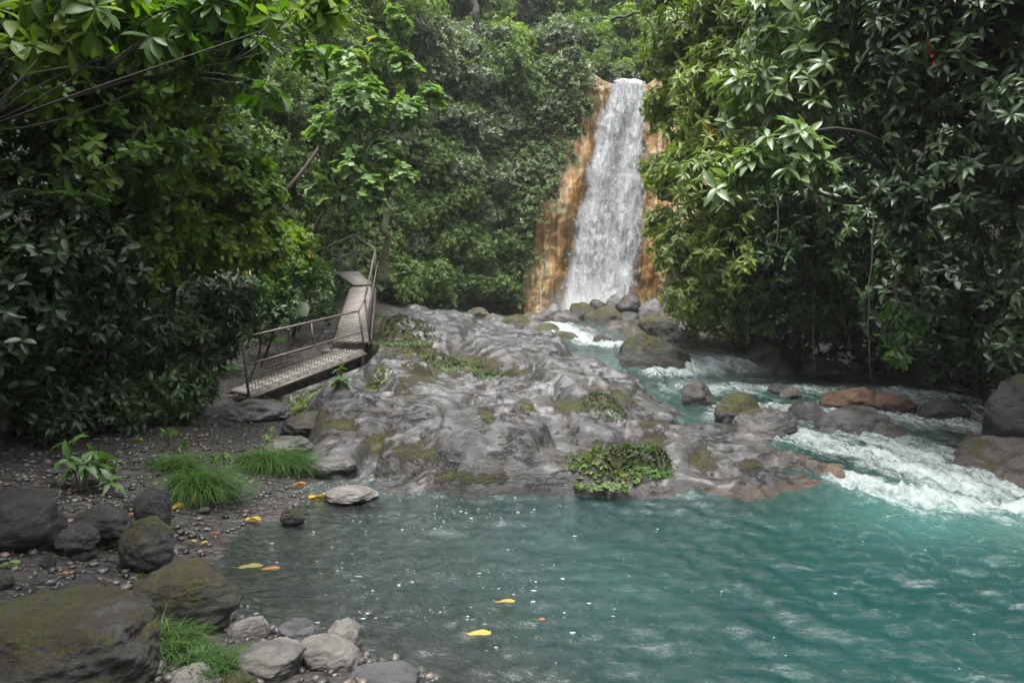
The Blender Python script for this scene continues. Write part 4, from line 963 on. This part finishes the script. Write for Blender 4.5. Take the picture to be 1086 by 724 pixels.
plant('shrub', on(9.6, 11.4), LB((1000, 300, 11, 60), (1060, 320, 10.6, 55), (960, 320, 11.6, 40), (1085, 370, 10, 40), (1030, 370, 11, 30)), 'dark', 'ell2', .18, .42, 6, 1.2,
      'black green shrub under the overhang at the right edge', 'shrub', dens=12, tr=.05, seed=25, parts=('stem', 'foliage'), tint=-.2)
plant('shrub', on(6.3, 18.2), LB((745, 335, 17.5, 26), (775, 335, 17, 30), (725, 318, 18, 22), (800, 350, 16.6, 22)), 'whorl', 'lan', .15, .36, 6, 1.2,
      'low leafy bush at the stream bank below the light green tree', 'shrub', dens=14, tr=.03, seed=26, parts=('stem', 'foliage'), droop=.35, tint=.05)
rt = plant('hanging_branch', U(945, 262, 9.4), [(U(950, 335, 9.2), .13), (U(938, 352, 9.2), .12), (U(962, 352, 9.2), .13), (U(952, 376, 9.2), .11), (U(975, 340, 9.2), .10)], 'fern', 'obo', .16, .36, 6, 1.3,
      'bright green leafy branch hanging alone in front of the black overhang', 'branch', dens=18, tr=.012, seed=27, droop=.5, twigs=.5, parts=('stem', 'foliage'), bark='vine')
cover = [((7.6, 6.5, 6.6), 1.6), ((8.4, 10, 7.6), 2.0), ((8.6, 14, 8.4), 2.2), ((8.2, 18, 9.5), 2.2), ((8.6, 22, 10.5), 2.2), ((6.6, 12.5, 7.2), 1.3), ((6.8, 16, 8.2), 1.4)]  # crown added overhead to keep the sky off the right bank
plant('tree', on(11.0, 12.0), cover, 'dark', 'ell', .24, .42, 5, 1.15, 'tall tree added to shade the right bank with its crown', 'tree', dens=9, tr=.2, seed=28, twigs=.02)
plant('tree', on(9.0, 22.5), [((7.0, 22.5, 6.5), 1.4), ((7.2, 24.5, 9), 1.6), ((6.6, 26.5, 11.5), 1.3), ((8, 21, 9.5), 1.6), ((7.0, 27, 7), 1.2), ((6.9, 24.0, 4.2), 1.1)], 'lime', 'lo', .17, .5, 6, 1.15,
      'yellow green tree on the cliff edge right of the waterfall', 'tree', dens=12, tr=.12, seed=29)

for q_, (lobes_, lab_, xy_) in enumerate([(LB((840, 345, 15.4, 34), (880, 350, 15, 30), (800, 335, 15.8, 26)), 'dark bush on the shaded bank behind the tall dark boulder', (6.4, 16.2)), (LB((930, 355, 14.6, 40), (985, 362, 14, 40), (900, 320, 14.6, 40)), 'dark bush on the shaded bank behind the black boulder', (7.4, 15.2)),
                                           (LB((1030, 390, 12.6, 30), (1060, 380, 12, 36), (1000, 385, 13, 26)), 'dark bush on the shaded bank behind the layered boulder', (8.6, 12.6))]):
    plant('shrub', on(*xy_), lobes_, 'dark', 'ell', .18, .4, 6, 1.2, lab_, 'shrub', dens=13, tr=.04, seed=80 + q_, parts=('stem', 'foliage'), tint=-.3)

for q_, (x_, y_, lab_) in enumerate([(9.8, 6.5, 'dark bush on the right bank nearest the camera'), (10.0, 8.6, 'dark bush on the right bank beside the layered boulder'), (10.6, 10.6, 'dark bush on the right bank behind the shade at the right edge')]):
    b_ = on(x_, y_)
    plant('shrub', b_, [(b_ + [-.3, 0, .6], .8), (b_ + [-.5, .6, 1.1], .7), (b_ + [.1, -.4, 1.3], .8), (b_ + [.5, .3, 1.9], .8)], 'dark', 'ell', .17, .4, 6, 1.15, lab_, 'shrub', dens=11, tr=.04, seed=90 + q_, parts=('stem', 'foliage'))

# --- wooded slope behind: a few kinds, copied
def proto(seed, mat, L, wr, kind='lo', tint=0, tall=1.0, dens=13, fe=.35):
    rg = np.random.default_rng(seed)
    lobes = [((0, -.1, .75 * tall), .85)]
    for q in range(7):
        a = rg.uniform(0, 6.28); lobes.append(((.75 * math.cos(a), .6 * math.sin(a), rg.uniform(.3, 1.45) * tall), rg.uniform(.35, .6)))
    return lobes, dict(mat=mat, kind=kind, L=L, wr=wr, k=6, ang=1.15, dens=dens, tr=.05, seed=seed, tint=tint, parts=('stem', 'foliage'), bark='bark', twigs=.03, up=fe)
KINDS = [('silvery grey green bush', proto(41, 'silver', .13, .5)), ('grey green big leaved bush', proto(42, 'silver', .20, .42, tint=.1)), ('deep green bush', proto(43, 'forest', .14, .5)),
         ('fine leaved dark bush', proto(44, 'forest', .10, .55, tint=-.15)), ('yellow green bush', proto(45, 'lime', .13, .48)), ('drooping mid green bush', proto(46, 'forest', .21, .32, tint=.15, fe=-.2))]
ROWS = [(306, 'at the foot of the slope', 395, 520, 'TBL'), (268, 'low on the slope', 390, 535, 0), (228, 'a third of the way up the slope', 385, 545, 0), (186, 'halfway up the slope', 380, 580, 0),
        (142, 'two thirds up the slope', 375, 598, 0), (100, 'just below the lip of the fall', 370, 612, 0), (58, 'level with the lip of the fall', 400, 650, 0), (14, 'at the top edge of the photo', 400, 760, 0), (-40, 'beyond the top edge of the photo', 330, 900, 0)]
MIX = [[2, 2, 3, 5, 2, 3], [3, 2, 5, 2, 0, 2], [2, 0, 3, 0, 5, 2], [0, 1, 0, 3, 0, 2], [0, 1, 0, 0, 3, 1], [0, 1, 2, 0, 0, 1], [0, 0, 1, 4, 0, 2], [4, 4, 0, 4, 2, 4], [4, 2, 4, 4, 0, 4]]
ORD = ['nearest to the waterfall', 'second from the waterfall', 'third from the waterfall', 'fourth from the waterfall', 'fifth from the waterfall', 'sixth from the waterfall', 'seventh from the waterfall', 'eighth from the waterfall', 'ninth from the waterfall', 'tenth from the waterfall', 'eleventh from the waterfall', 'twelfth from the waterfall', 'last of its row']
made = {}
rb = np.random.default_rng(99)
for ri, (py, where, x0, x1, _) in enumerate(ROWS):
    if ri == 7: xs_ = list(np.arange(x1, x0 - 1, -40))
    elif ri == 8: xs_ = list(np.arange(x1, x0 - 1, -56))
    else: xs_ = list(np.arange(x1, x0 - 1, -34))
    for ci, px in enumerate(xs_):
        pxj, pyj = px + (rb.uniform(-9, 9) if ci else 0), py + rb.uniform(-12, 12)
        h = hit(pxj, pyj + 14, 16)
        ki = MIX[ri][(ci * 5 + ri) % 6] if rb.random() < .75 else MIX[ri][rb.integers(6)]
        look, (lobes, kw) = KINDS[ki]
        lab = f'{look} {where}, {ORD[min(ci, 12)]}'
        sc = rb.uniform(.95, 1.35) * (1.0 if ri < 7 else 1.25 + .25 * (ri - 7)) * max(.8, h[1] / 30)
        if ri < 3 and px > 505: sc *= .72
        base = h - np.array([0, 0, .12])
        if ki not in made:
            r = plant('shrub', (0, 0, 0), lobes, label=lab, cat='shrub', group='bushes on the wooded slope', name_=None, **kw) if False else plant('shrub', (0, 0, 0), lobes, kw['mat'], kw['kind'], kw['L'], kw['wr'], 6, 1.15, lab, 'shrub', dens=kw['dens'], tr=.05, seed=kw['seed'], tint=kw['tint'], parts=kw['parts'], bark='bark', twigs=.03, up=kw['up'], group='bushes on the wooded slope')
            r.location = base; r.scale = (sc, sc, sc); r.rotation_euler = (0, 0, rb.uniform(0, 6.28)); made[ki] = r
        else:
            copy_thing(made[ki], base, rb.uniform(0, 6.28), sc, lab, 'bushes on the wooded slope')
for px, py, ki, sc, lab in [(612, 72, 0, .75, 'grey bush hanging over the left corner of the lip of the fall'), (630, 58, 2, .7, 'dark green bush directly behind the left end of the lip of the fall'), (664, 58, 4, .7, 'yellow green bush behind the middle of the lip of the fall'),
                            (694, 60, 2, .7, 'dark green bush behind the right end of the lip of the fall'), (712, 74, 0, .75, 'grey bush on the cliff edge right of the lip of the fall'), (645, 42, 5, .8, 'drooping bush higher up behind the lip of the fall'), (684, 40, 4, .8, 'bright bush under the twisted branch above the fall')]:
    y_ = 32.5 + (66 - py) * .05; b_ = np.array([(px - 543) / F * y_, y_, max(10.9, float(ground_z((px - 543) / F * y_, y_)) - .1)]); copy_thing(made[ki], b_, px * .1, sc * 1.0, lab, 'bushes on the wooded slope')
# creepers that clothe the slope between the bushes: uncountable
mb = MB(); P = []
for _ in range(2600):
    px, py = rb.uniform(330, 640), rb.uniform(-20, 320)
    fx = np.interp(py, [78, 110, 215, 240, 330], [640, 605, 575, 540, 525])
    if px > fx: continue
    P.append(hit(px, py, 16, 60, .15) + rb.normal(0, .12, 3) + np.array([0, -.25, .1]))
for _ in range(500):
    px, py = rb.uniform(560, 780), rb.uniform(-20, 72)
    if 640 < px < 695 and py > 62: continue
    P.append(hit(px, py, 16, 60, .15) + rb.normal(0, .12, 3) + np.array([0, 0, .15]))
for _ in range(420):
    x_, y_ = rb.uniform(2.4, 8), rb.uniform(32.3, 35); P.append(np.array([x_, y_, max(11.0, float(ground_z(x_, y_))) + rb.uniform(0, .5)]))
for _ in range(1500):
    z_ = rb.uniform(1.0, 11.2); x_ = rb.uniform(-1.6, np.interp(z_, [1, 4.5, 6.0, 8.5, 11], [.25, .7, 1.7, 2.6, 3.5])) + .55 * float(pn(0., z_ * 1.1, 3)) + .25 * float(pn(0., z_ * 3.3, 7)); x_ = max(-1.6, x_)
    P.append(np.array([x_, float(cliff_y(np.array(x_), np.array(z_))) - .15 - .2 * rb.random(), z_]))
P = np.array(P); T = nrm(np.array([[0, -.7, .6]]) + rb.normal(0, .35, P.shape))
for q in range(3):
    whorls(mb, P + rb.normal(0, .22, P.shape), T, 6, 1.15, .17 + 0 * P[:, 0], .55, 'lo', rb, .25)
tag(mb.build('creepers', M['creeper']), kind='stuff')
# leaf litter and ground plants on the side slopes
mb = MB(); P = []
for _ in range(4200):
    x = rb.uniform(-12, -4.6) if rb.random() < .55 else rb.uniform(5.8, 13)
    y = rb.uniform(4, 27)
    P.append((x, y))
P = np.array(P); dd = pdist(P[:, 0], P[:, 1], VALLEY); P = P[dd > .15]
P = np.c_[P, ground_z(P[:, 0], P[:, 1])] + np.array([0, 0, .12])
T = nrm(np.c_[-.5 * np.sign(P[:, 0]), 0 * P[:, 0], 1 + 0 * P[:, 0]] + rb.normal(0, .3, P.shape))
for q in range(2): whorls(mb, P + rb.normal(0, .18, P.shape), T, 6, 1.2, .22 + 0 * P[:, 0], .45, 'lo', rb, .3, tint=rb.random(len(P)) * .5)
tag(mb.build('undergrowth', M['dark']), kind='stuff')

# trunks seen in the forest
def bare_trunk(name, pts, r0, r1, mat, label, cat='tree'):
    pts = np.array(pts); n = 14; t_ = np.linspace(0, len(pts) - 1, n)
    C = np.stack([np.interp(t_, range(len(pts)), pts[:, a]) for a in range(3)], 1)
    C[1:-1] += np.random.default_rng(len(label)).normal(0, r0 * .5, (n - 2, 3))
    m = MB(); m.tube(C, np.linspace(r0, r1, n), 9)
    return tag(m.build(name, M[mat], loc=C[0]), label, cat)
h = hit(506, 60, 16)
bare_trunk('bare_tree', [h, U(504, 28, h[1] - .5), U(503, -60, h[1] - .2)], .17, .12, 'darkbark', 'bare dark trunk standing at the top edge above the grey bushes')
bare_trunk('bare_tree', [U(404, 300, 22.5), U(407, 250, 22.3), U(413, 205, 22.2), U(424, 150, 22.5)], .13, .07, 'palebark', 'slender moss wrapped trunk rising behind the top of the walkway')
bare_trunk('dead_tree', [on(-5.9, 15.6) - [0, 0, .1], U(292, 216, 15.8), U(330, 172, 16.2), U(362, 122, 16.6), U(380, 96, 16.8)], .055, .03, 'deadwood', 'slanting dead trunk crossing behind the backlit tree', 'dead tree')
h = hit(850, 8, 16)
bare_trunk('dead_branch', [U(648, 22, 29.5), U(668, 16, 29), U(690, 12, 28.6), U(712, 6, 28)], .07, .03, 'darkbark', 'dark twisted branch reaching in at the top right of the fall', 'branch')
# hanging vines
for a, b, y0, y1, D_, lab in [(789, 791, 205, 372, 13.6, 'long thin vine hanging to the bank at the small cascade'), (822, 824, 190, 262, 12, 'short pale vine hanging below the large whorled leaves'), (925, 923, 200, 402, 11.2, 'thin straight vine hanging beside the bright leafy branch'),
                              (862, 866, 250, 398, 13, 'crooked vine dangling in the dark left of the bright leafy branch'), (850, 880, 190, 232, 10.5, 'looping vine under the pale whorled leaves'), (890, 902, 300, 392, 13, 'slack vine dangling nearest the brown boulders')]:
    rv = np.random.default_rng(a); n = 16; t_ = np.linspace(0, 1, n)
    C = np.array([U(a + (b - a) * q + 2.5 * math.sin(5 * q + a) + rv.normal(0, .6), y0 + (y1 - y0) * q, D_) for q in t_])
    m = MB(); m.tube(C, np.linspace(.012, .007, n), 5); tag(m.build('hanging_vine', M['vine'], loc=C[0]), lab, 'vine')

# --- small plants
def clump(name, loc, label, cat, kind, mat, L, wr, n, spread, k=5, droop=.35, seed=0, hgt=.12, tint=0, up=1.0):
    rg = np.random.default_rng(seed + 50); root = empty(name, loc, label, cat); loc = np.array(loc, float)
    a = rg.uniform(0, 6.28, n); r_ = spread * np.sqrt(rg.random(n))
    P = np.c_[r_ * np.cos(a), r_ * np.sin(a) * .8, hgt * rg.uniform(.3, 1.1, n)]
    gzv = np.maximum(ground_z(loc[0] + P[:, 0], loc[1] + P[:, 1]), np.where(loc[1] > 7.3, rock_z(loc[0] + P[:, 0], np.maximum(loc[1] + P[:, 1], 7.2)), -9)) - loc[2]
    P[:, 2] += np.clip(gzv, -.25, .35)
    T = nrm(np.c_[P[:, :2] * 1.2 / max(spread, .1), np.full(n, up)] + rg.normal(0, .25, (n, 3)))
    tn = np.clip(rg.random(n) * .8 + tint, 0, .97)
    if n <= 16:
        for q in range(n):
            sb = MB(); st = P[q] * [.5, .5, 0] + [0, 0, np.clip(gzv[q], -.25, .35) - .02]
            sb.tube(curve(st, P[q], rg, .1, 5), np.linspace(.006, .003, 5), 5); so_ = sb.build('stem', M['vine'], root)
            mb = MB(); whorls(mb, P[q:q + 1], T[q:q + 1], k, 1.2, np.full(1, L), wr, kind, rg, droop, tn[q:q + 1]); mb.build('leaf_whorl', M[mat], so_)
        return root
    mb = MB(); sb = MB()
    whorls(mb, P, T, k, 1.2, np.full(n, L), wr, kind, rg, droop, tn)
    for q in range(n): sb.tube(curve(P[q] * [1, 1, 0] * .8 + [0, 0, np.clip(gzv[q], -.25, .35) - .02], P[q], rg, .1, 4), np.linspace(.006, .003, 4), 4)
    so_ = sb.build('stem', M['vine'], root); mb.build('foliage', M[mat], root)
    if n > 100: so_['kind'] = 'stuff'
    return root
def fern(loc, label, n, L, seed, mat='fern'):
    rg = np.random.default_rng(seed); root = empty('fern', loc, label, 'fern')
    for q in range(n):
        mb = MB(); a = 6.283 * q / n + rg.normal(0, .3); l = L * rg.uniform(.7, 1.1); t_ = np.linspace(0, 1, 16)
        r_ = l * t_; z = l * (.75 * t_ - .75 * t_ ** 2) + .02
        C = np.stack([r_ * math.cos(a), r_ * math.sin(a), z], 1); mb.tube(C[::3], np.linspace(.006, .002, 6), 4)
        A = np.gradient(C, axis=0); side = nrm(np.cross(A, [0, 0, 1.]))
        for sg in (-1, 1):
            w_ = l * .28 * np.sin(np.pi * np.clip(t_ * .9 + .1, 0, 1)) ** .7
            add_leaves(mb, C[2:], side[2:] * sg + nrm(A[2:]) * .4, np.tile([0, 0, 1.], (14, 1)), w_[2:], w_[2:] * .32, 'lo', rg.random(14))
        mb.build('frond', M[mat], root)
    return root
def grass(loc, label, n, L, spread, seed, lean=(0, 0)):
    rg = np.random.default_rng(seed); loc = np.array(loc, float); mb = MB()
    for q in range(n):
        a = rg.uniform(0, 6.28); r_ = spread * math.sqrt(rg.random()); p0 = np.array([r_ * math.cos(a), r_ * math.sin(a) * .7, 0])
        p0[2] = np.clip(float(ground_z(loc[0] + p0[0], loc[1] + p0[1])) - loc[2], -.3, .3)
        l = L * rg.uniform(.35, 1.2) * (1.15 - .5 * r_ / spread); th = rg.uniform(0, 6.28); dx = np.array([math.cos(th) + lean[0], math.sin(th) + lean[1], 0]); dx /= np.linalg.norm(dx) + .2
        t_ = np.linspace(0, 1, 6); bend = rg.uniform(.7, 1.55)
        C = p0 + np.outer(t_ ** 1.4 * l * bend, dx) + np.outer(l * (t_ - .62 * bend * t_ ** 2.2), [0, 0, 1.])
        wv = np.array([-dx[1], dx[0], 0]); wv /= np.linalg.norm(wv) + 1e-9
        wd__ = .0032 * (1 - t_ ** 2 * .9)
        V = np.stack([C - wd__[:, None] * wv, C + wd__[:, None] * wv], 1)
        mb.grid(V, rg.random())
    o = mb.build('grass_tuft', M['grass']); o.location = loc; return tag(o, label, 'grass')
def gnd(px, py):
    """point of ground or rock seen at a pixel"""
    D = np.arange(3.2, 23, .02); P = np.stack([(px - 543) / F * D, D, CH + (HY - py) / F * D], 1)
    z = ground_z(P[:, 0], P[:, 1]); z = np.where(P[:, 1] > 7.2, np.maximum(z, rock_z(P[:, 0], np.maximum(P[:, 1], 7.2))), z)
    k = np.argmax(P[:, 2] < z); return np.array([P[k, 0], P[k, 1], z[k]])
grass(gnd(210, 524), 'tuft of long fine drooping grass left on the beach, beside the dark stones', 2300, .56, .27, 1, (.7, -.7))
grass(gnd(190, 498), 'shorter grass tuft behind the long drooping one, in the shade', 700, .42, .22, 2)
grass(gnd(290, 496), 'wide grass tuft between the lower ramp and the water', 2200, .52, .40, 3, (.5, -.6))
grass(gnd(168, 688) + [0, 0, .0], 'grass tuft between the corner boulder and the mossy boulder', 900, .26, .26, 4)
grass(gnd(232, 712), 'grass tuft in front of the mossy boulder at the bottom edge', 700, .22, .20, 5)
clump('seedling', gnd(92, 520) , 'leafy seedling standing alone on the dark beach left of the grass', 'plant', 'lan', 'fern', .20, .34, 13, .34, 6, .3, 1, .42, .1)
clump('seedling', gnd(235, 500), 'small broad leaved seedling between the two grass tufts', 'plant', 'ell', 'fern', .09, .45, 8, .14, 5, .3, 2, .2, .2)
clump('seedling', gnd(183, 478), 'spindly seedling growing up behind the long grass', 'plant', 'ell', 'broad', .09, .42, 9, .16, 5, .3, 3, .26, .1)
clump('seedling', gnd(310, 440), 'yellow green leafy weed below the lower ramp', 'plant', 'ell', 'lime', .09, .45, 14, .22, 5, .2, 4, .14, .1)
clump('weed', gnd(285, 478), 'lime green weed on top of the wide grass tuft', 'plant', 'ell', 'lime', .07, .45, 8, .16, 5, .2, 5, .26, .1)
clump('seedling', gnd(148, 668), 'small leafy weed at the foot of the mossy boulder', 'plant', 'lan', 'grass', .08, .35, 12, .12, 6, .2, 6, .12, .1)
clump('seedling', gnd(150, 620), 'tiny sprout between the corner boulder and the gravel', 'plant', 'ell', 'fern', .05, .45, 4, .06, 5, .2, 7, .06, .1)
clump('rock_plant', gnd(640, 488), 'patch of small pale leaves creeping over the front of the rock shelf', 'plant', 'ell', 'forest', .040, .7, 240, .42, 5, .15, 11, .03, .1)
clump('rock_plant', gnd(688, 478), 'green leafy cushion at the right end of the creeping patch', 'plant', 'ell', 'grass', .035, .7, 220, .28, 5, .15, 12, .03, .1)
clump('rock_plant', gnd(480, 385), 'dark leafy strip growing in the long hollow of the rock shelf', 'plant', 'lan', 'creeper', .055, .4, 330, .60, 6, .3, 13, .04)
clump('rock_plant', gnd(520, 396), 'small fern like cushion at the right end of the long hollow', 'plant', 'lan', 'fern', .045, .4, 140, .30, 6, .3, 14, .03)
clump('rock_plant', gnd(428, 352), 'brown and green weeds on the rock right of the upper ramp', 'plant', 'lan', 'creeper', .055, .4, 300, .65, 6, .3, 15, .04, .1)
clump('rock_plant', gnd(402, 335), 'leafy weeds against the mesh of the upper ramp', 'plant', 'ell', 'creeper', .07, .45, 120, .40, 5, .3, 16, .06, .1)
clump('rock_plant', gnd(640, 428), 'mossy weeds under the right hand bulge of the rock shelf', 'plant', 'lan', 'creeper', .035, .5, 200, .34, 5, .2, 17, .02)
clump('rock_plant', gnd(362, 405), 'broad leaved plant growing behind the support leg of the ramp', 'plant', 'ell', 'fern', .17, .42, 6, .12, 4, .3, 18, .18, .2)
clump('rock_plant', gnd(320, 425), 'moss and small leaves on the rock under the lower ramp', 'plant', 'ell', 'lime', .04, .5, 160, .40, 5, .2, 19, .03)
clump('rock_plant', gnd(402, 405), 'mossy cushion in the cleft below the walkway corner', 'plant', 'lan', 'lime', .035, .5, 120, .25, 5, .2, 20, .02)
fern(gnd(175, 408) + [0, 0, .25], 'bright fern in front of the glossy bush', 9, .55, 1)
fern(gnd(240, 398) + [0, 0, .05], 'fern beside the lower end of the walkway', 8, .42, 2)
fern(U(60, 215, 7.6), 'dark fern frond cluster high in the shade at the left edge', 7, .5, 3, 'dark')
fern(on(-5.0, 15.0) + [0, 0, .3], 'fern on the rocks behind the lower ramp handrail', 8, .6, 4)
# giant leaf plant by the ramp
g1 = empty('taro', on(-4.4, 14.2), 'plant with huge heart shaped grey green leaves behind the lower handrail', 'plant')
mb = MB(); sb = MB(); rg = np.random.default_rng(6)
for (px, py, L_, ax, nn) in [(297, 292, .62, (.25, -.3, -.75), (.1, -.9, .4)), (306, 318, .5, (.7, -.3, -.4), (.1, -.5, .9)), (283, 302, .42, (-.5, -.3, -.6), (0, -.8, .5))]:
    p0 = U(px, py, 14.2) - np.array(g1.location)
    add_leaves(mb, p0[None], np.array([ax], float), np.array([nn], float), np.array([L_]), np.array([L_ * .8]), 'obo2', np.array([.6]))
    sb.tube(curve((0, 0, 0), p0, rg, .1, 6), np.linspace(.015, .008, 6), 5)
sb.build('stem', M['vine'], g1); mb.build('leaf', M['glossy'], g1)
# red flowers in the dark tree
fl_ = empty('red_flower', U(985, 60, 7.9), 'small hanging cluster of red flowers in the upper right foliage', 'flower')
mb = MB(); sb = MB()
P = np.array([U(984, 44, 7.9), U(985, 52, 7.9), U(988, 58, 7.9), U(990, 66, 7.9)]) - np.array(fl_.location)
whorls(mb, P, np.tile([0, -.3, -1.], (4, 1)), 6, .7, np.full(4, .05), .45, 'lo', rg, .1)
sb.tube(np.r_[[P[0] + [0, 0, .12]], P], .004, 4)
sb.build('stem', M['vine'], fl_); mb.build('petals', M['red'], fl_)

# --- fallen leaves, each its own thing
def fallen(px, py, L, mat, label, rot, wet=False):
    p = gnd(px, py) if not wet else G(px, py, .034)
    T_ = np.linspace(0, 1, 17); rg = np.random.default_rng(px * 3 + py)
    w_ = L * rg.uniform(.22, .34) * np.sin(np.pi * T_ ** .8) * (1 + .10 * np.sin(T_ * rg.uniform(14, 22) + rg.uniform(0, 6))) + .001
    curl = rg.uniform(.05, .22) if not wet else .05
    V = []
    for q, s_ in enumerate((-1, -.5, 0, .5, 1)):
        V.append(np.stack([L * (T_ - .5), w_ * s_ * .9 + .01 * np.sin(T_ * 5 + q), .008 + L * curl * (s_ ** 2) * np.sin(np.pi * T_) + L * curl * .8 * (2 * T_ - 1) ** 2 * rg.uniform(.3, 1) + (.05 if not wet else .02) * L * np.sin(7 * T_ + 2 * s_)], 1))
    m = MB(); m.grid(np.array(V), rg.uniform(.2, .9)); m.tube([[-.5 * L, 0, .012], [-.68 * L, .03 * L, .02]], .0025, 4)
    o = m.build('fallen_leaf', M[mat]); o.location = p + np.array([0, 0, .02 if not wet else .0]); o.rotation_euler = (0, 0, rot); tag(o, label, 'leaf')
for q in [(340, 529, .26, 'yellow', 'largest yellow leaf at the waterline by the rock shelf', .2), (317, 518, .15, 'rust', 'orange yellow leaf on the gravel left of the big waterline leaf', .5), (189, 541, .16, 'yellow', 'yellow leaf upright against the round speckled stone', 1.3),
          (67, 578, .22, 'yellow', 'bright yellow leaf on the ground in front of the big dark boulder', .2), (83, 586, .10, 'olive', 'pale olive leaf right beside the bright yellow one', .3), (117, 584, .09, 'olive', 'narrow pale leaf on the gravel below the dark stones', .9),
          (268, 555, .15, 'yellow', 'yellow leaf on the gravel at the bend of the shoreline', .1), (228, 569, .07, 'rust', 'small orange leaf on the gravel near the shoreline bend', .3), (203, 579, .09, 'olive', 'yellowish leaf right of the round speckled stone', .2), (216, 580, .07, 'yellow', 'small yellow leaf at the water left of the floating pair', 1.0),
          (138, 549, .08, 'rust', 'small tan leaf between the two dark stones', .8), (146, 470, .12, 'olive', 'pale leaf on the dark soil behind the grass', .1), (182, 443, .12, 'olive', 'pale leaf at the edge of the soil under the bushes', .2),
          (152, 608, .09, 'rust', 'reddish leaf on the gravel above the mossy boulder', .5), (66, 612, .08, 'rust', 'rust brown leaf on the gravel behind the corner boulder', .2), (10, 603, .12, 'lime', 'green leaf on the ground at the left edge', .8), (157, 713, .11, 'yellow', 'cream yellow leaf lying by the grass at the bottom edge', .2)]:
    fallen(*q)
for q in [(265, 602, .19, 'olive', 'pale yellow leaf floating near the mossy boulder', .25), (287, 604, .14, 'rust', 'orange leaf floating beside the pale yellow one', .2), (536, 639, .13, 'yellow', 'small yellow leaf floating in the middle of the pool', .1), (508, 673, .15, 'yellow', 'big curled yellow leaf floating nearest the camera', .1), (573, 658, .06, 'rust', 'tiny orange leaf floating right of the big curled one', .3)]:
    fallen(*q, wet=True)
EXPO = 2.75

# ------------------------------------------------------------------ light, air, camera
SUN_EL, SUN_AZ = math.radians(78), math.radians(195)      # bright overcast, high above the gorge
wd_ = bpy.data.worlds.new('World'); SC.world = wd_; wd_.use_nodes = True
nt = wd_.node_tree; bg = nt.nodes['Background']
sky = nt.nodes.new('ShaderNodeTexSky'); sky.sky_type = 'NISHITA'; sky.sun_disc = False
sky.sun_elevation = SUN_EL; sky.sun_rotation = SUN_AZ
hs = nt.nodes.new('ShaderNodeHueSaturation'); hs.inputs['Saturation'].default_value = .12
nt.links.new(sky.outputs[0], hs.inputs['Color']); nt.links.new(hs.outputs[0], bg.inputs['Color'])
bg.inputs['Strength'].default_value = .14
sl = bpy.data.lights.new('sun', 'SUN'); sl.energy = 1.35; sl.angle = math.radians(30); sl.color = (1, .97, .92)
so = bpy.data.objects.new('sun', sl); COL.objects.link(so)
dirv = Vector((math.sin(SUN_AZ) * math.cos(SUN_EL), math.cos(SUN_AZ) * math.cos(SUN_EL), math.sin(SUN_EL)))
so.rotation_euler = dirv.to_track_quat('Z', 'Y').to_euler(); so.location = (0, 0, 30)
cam = bpy.data.cameras.new('camera'); co = bpy.data.objects.new('camera', cam); COL.objects.link(co)
co.location = (0, 0, CH); co.rotation_euler = (math.pi / 2, 0, 0)
cam.sensor_width = 36; cam.lens = F / 1086 * 36; cam.shift_y = (HY - 362) / 1086; cam.clip_end = 500; cam.clip_start = .05
SC.camera = co
vs_ = SC.view_settings; vs_.view_transform = 'Standard'; vs_.look = 'None'; vs_.gamma = 1; vs_.exposure = EXPO
SC.render.engine = 'CYCLES'
cy = SC.cycles
cy.max_bounces = 6; cy.diffuse_bounces = 3; cy.glossy_bounces = 2; cy.transmission_bounces = 3; cy.transparent_max_bounces = 10
cy.caustics_reflective = False; cy.caustics_refractive = False; cy.use_denoising = True
cy.sample_clamp_indirect = 4

hz = MB(); c_ = np.array([[-96, -46, 46], [96, -46, 46], [96, 126, 46], [-96, 126, 46.]]); hz.prism(c_, 52)
hm = bpy.data.materials.new('haze'); hm.use_nodes = True; hm.node_tree.nodes.clear()
ho = hm.node_tree.nodes.new('ShaderNodeOutputMaterial'); hv = hm.node_tree.nodes.new('ShaderNodeVolumePrincipled')
hv.inputs['Color'].default_value = (.93, .95, .95, 1); hv.inputs['Density'].default_value = .0005
hm.node_tree.links.new(hv.outputs[0], ho.inputs['Volume'])
tag(hz.build('haze', hm, smooth=False), kind='stuff')
cy.volume_bounces = 1

V_, F_ = ico(4); mm_ = MB(); mm_.add(V_ * np.array([2.3, 1.0, 1.5]), F_)
tm = NT('mist'); oo = tm.obj()
ln_ = tm.n('VectorMath', {0: tm.scale(oo, (1 / 2.3, 1.0, 1 / 1.5))}, operation='LENGTH').outputs['Value']
dn_ = tm.math('MULTIPLY', tm.rng(ln_, .2, 1, 1, 0), .22)
vp = tm.n('VolumePrincipled', {'Color': (.95, .96, .96, 1), 'Density': dn_})
tm.t.links.new(vp.outputs[0], tm.out.inputs['Volume'])
mo_ = mm_.build('mist', tm.m); mo_.location = (2.9, 28.2, 1.1); tag(mo_, kind='stuff')
